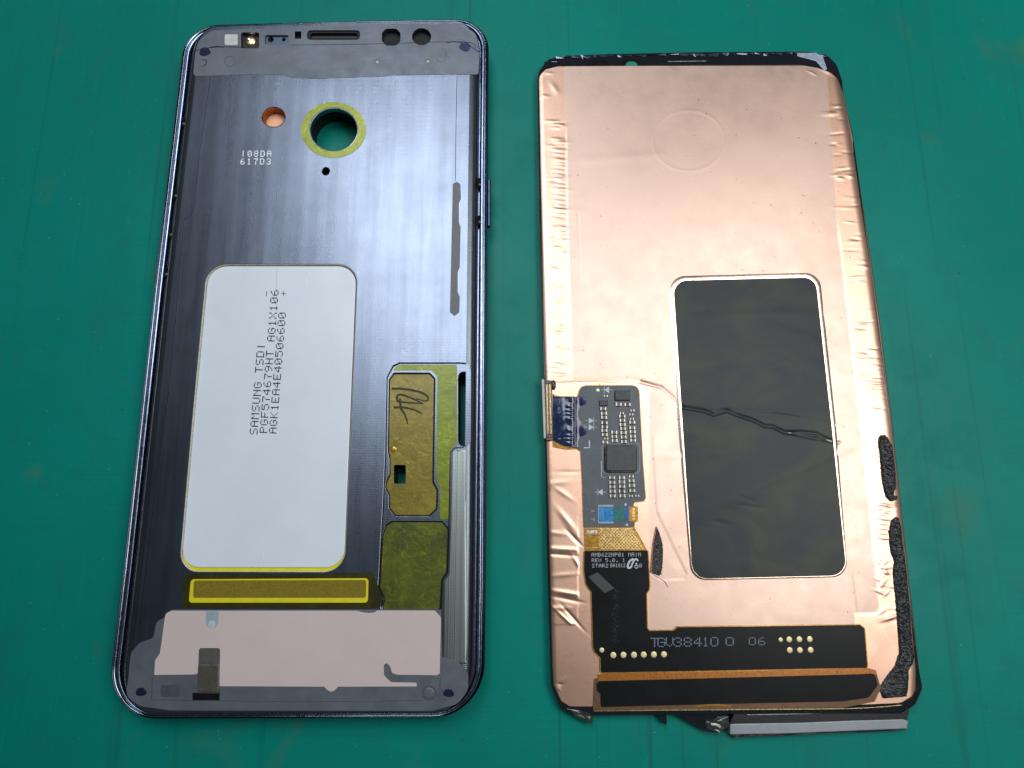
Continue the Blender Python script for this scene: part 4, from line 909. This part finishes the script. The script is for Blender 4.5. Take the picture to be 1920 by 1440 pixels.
# broken bottom glass
foam('glass_crumbs', [(1063, 1328), (1085, 1330), (1113, 1336), (1112, 1350), (1108, 1357), (1102, 1354), (1088, 1349), (1070, 1340)], 1.0, 0.6, 8, ds, M('crushed_black_glass', (0.03, 0.04, 0.035), 0.12, 0, 0.8, coat=.6, var=.6, vs=2).m, 3.0)
plate('glass_shard', [L([(1234, 1340), (1249, 1340), (1251, 1352), (1249, 1360), (1242, 1356)], .9, .1)], -0.98, .9, m_glass, ds, bev=.1)
plate('glass_shard', [L([(1262, 1338), (1378, 1336), (1371, 1352), (1366, 1366), (1345, 1374), (1322, 1371)], .9, .1)], -0.98, 1.0, m_glass, ds, bev=.1)
foam('glass_crumbs', [(1322, 1352), (1352, 1344), (1366, 1342), (1367, 1362), (1350, 1372), (1328, 1370)], 1.0, 0.5, 9, ds, bpy.data.materials['crushed_black_glass'], 3.5)
plate('broken_rail', [L([(1362, 1338), (1680, 1330), (1705, 1330), (1700, 1352), (1366, 1360)], .9, .1)], -0.98, 1.0, m_black, ds, bev=.1)
plate('silver_rail', [L([(1368, 1358), (1378, 1356.5), (1500, 1354.5), (1600, 1350.5), (1692, 1348), (1702, 1351), (1700, 1366), (1600, 1370), (1480, 1375), (1368, 1377)], .9, .2)], -0.98, 1.15, m_dull, ds, bev=.18)
line('bright_edge', [(1400, 1340), (1538, 1337.5)], 0.12, 1.0, 1.08, m_silver, ds, smooth=False)
# connector on the left edge
ZC = ZG + .1
line('foil_seam', [(1040, 717), (1100, 715), (1150, 716), (1200, 714)], 0.14, ZG + .03, ZG + .12, m_copedge, ds)
cn = plate('board_connector', [L([(1021.5, 714), (1034.5, 714), (1036.5, 826), (1024, 826)], ZC, 0.2)], 0.6, ZC + .55, m_connbr, ds, bev=.08)
plate('connector_shell', [L([(1015.5, 711), (1020.5, 712), (1024.5, 822), (1019.5, 822)], ZC, 0.1)], 0.9, ZC + .3, m_whitepl, cn, bev=.05)
parts = []
for xx in (1025.3, 1031):
    for k in range(44):
        y = 721 + k * 2.1; parts.append(prism([box(xx + k * .05 - 1.1, y, xx + k * .05 + 1.1, y + 1.0, ZC + .55)], ZC + .5, ZC + .62))
V, Fc = join(parts); link('connector_pins', V, Fc, m_gold, cn, kind='stuff')
for (x, y) in ((1028, 717), (1030, 817)): plate('connector_end', [box(x - 6, y - 4, x + 6, y + 4, ZC + .6, .2)], ZC + .4, ZC + .68, m_glue, cn, bev=.08)
V, Fc = dome(0, 0, 1.0, 0, 1.0, 18, 6); gx_, gy_ = P(1037.5, 722, ZC)
V = [(gx_ + x * .62, gy_ + y * 1.15, ZC + .1 + z * .5) for x, y, z in V]; link('glue_blob', V, Fc, m_glue, ds, smooth=True)
def rib(PX, PY):
    u = (PX - 1037) / 66.0
    return 0.12 + 0.34 * np.exp(-((u - 0.50) / 0.17) ** 2) - 0.10 * np.exp(-((u - 0.62) / .035) ** 2) + 0.05 * np.sin(PY * 0.55 + 3 * np.sin(PY * .13)) * np.exp(-((u - 0.5) / 0.1) ** 2) + 0.08 * np.exp(-((u - 0.8) / 0.15) ** 2) * np.sin(PY * .11 + 1)
plate('ribbon_backing', [L([(1036, 737), (1040, 740), (1050, 743), (1076, 743), (1083, 746), (1083, 842), (1060, 843), (1036, 838)], ZC, .2)], ZG + .06, ZC + .08, m_kapton, ds, bev=.03)
V, Fc = spans([(1036, 738), (1041, 746), (1052, 747), (1075, 745), (1100, 744.5), (1101.5, 790), (1104.5, 838), (1083, 839.5), (1060, 837), (1048, 832), (1037, 826)], 110, 80, ZC + .1, rib, skirt=.1)
rb = link('navy_ribbon', V, Fc, m_navy, ds, smooth=True)
for ch, x, y in (('-', 1047, 752), ('6', 1046, 764), ('3', 1046, 770), ('1', 1047, 820)):
    dots(ch, (x, y), (0, 6.5), (5, 0), ZC + .26, m_white, rb, joinrun=True, h=.03)
line('ribbon_line', [(1052, 765), (1053, 828)], .07, ZC + .24, ZC + .32, m_white, rb, smooth=False) if False else None

foam('torn_tape_edge', [(1368, 1374.5), (1450, 1373), (1560, 1369), (1660, 1366), (1698, 1364), (1697, 1368), (1660, 1371), (1560, 1375), (1450, 1379), (1370, 1381)], 0.2, 0.5, 12, ds, m_foam, 1.2)
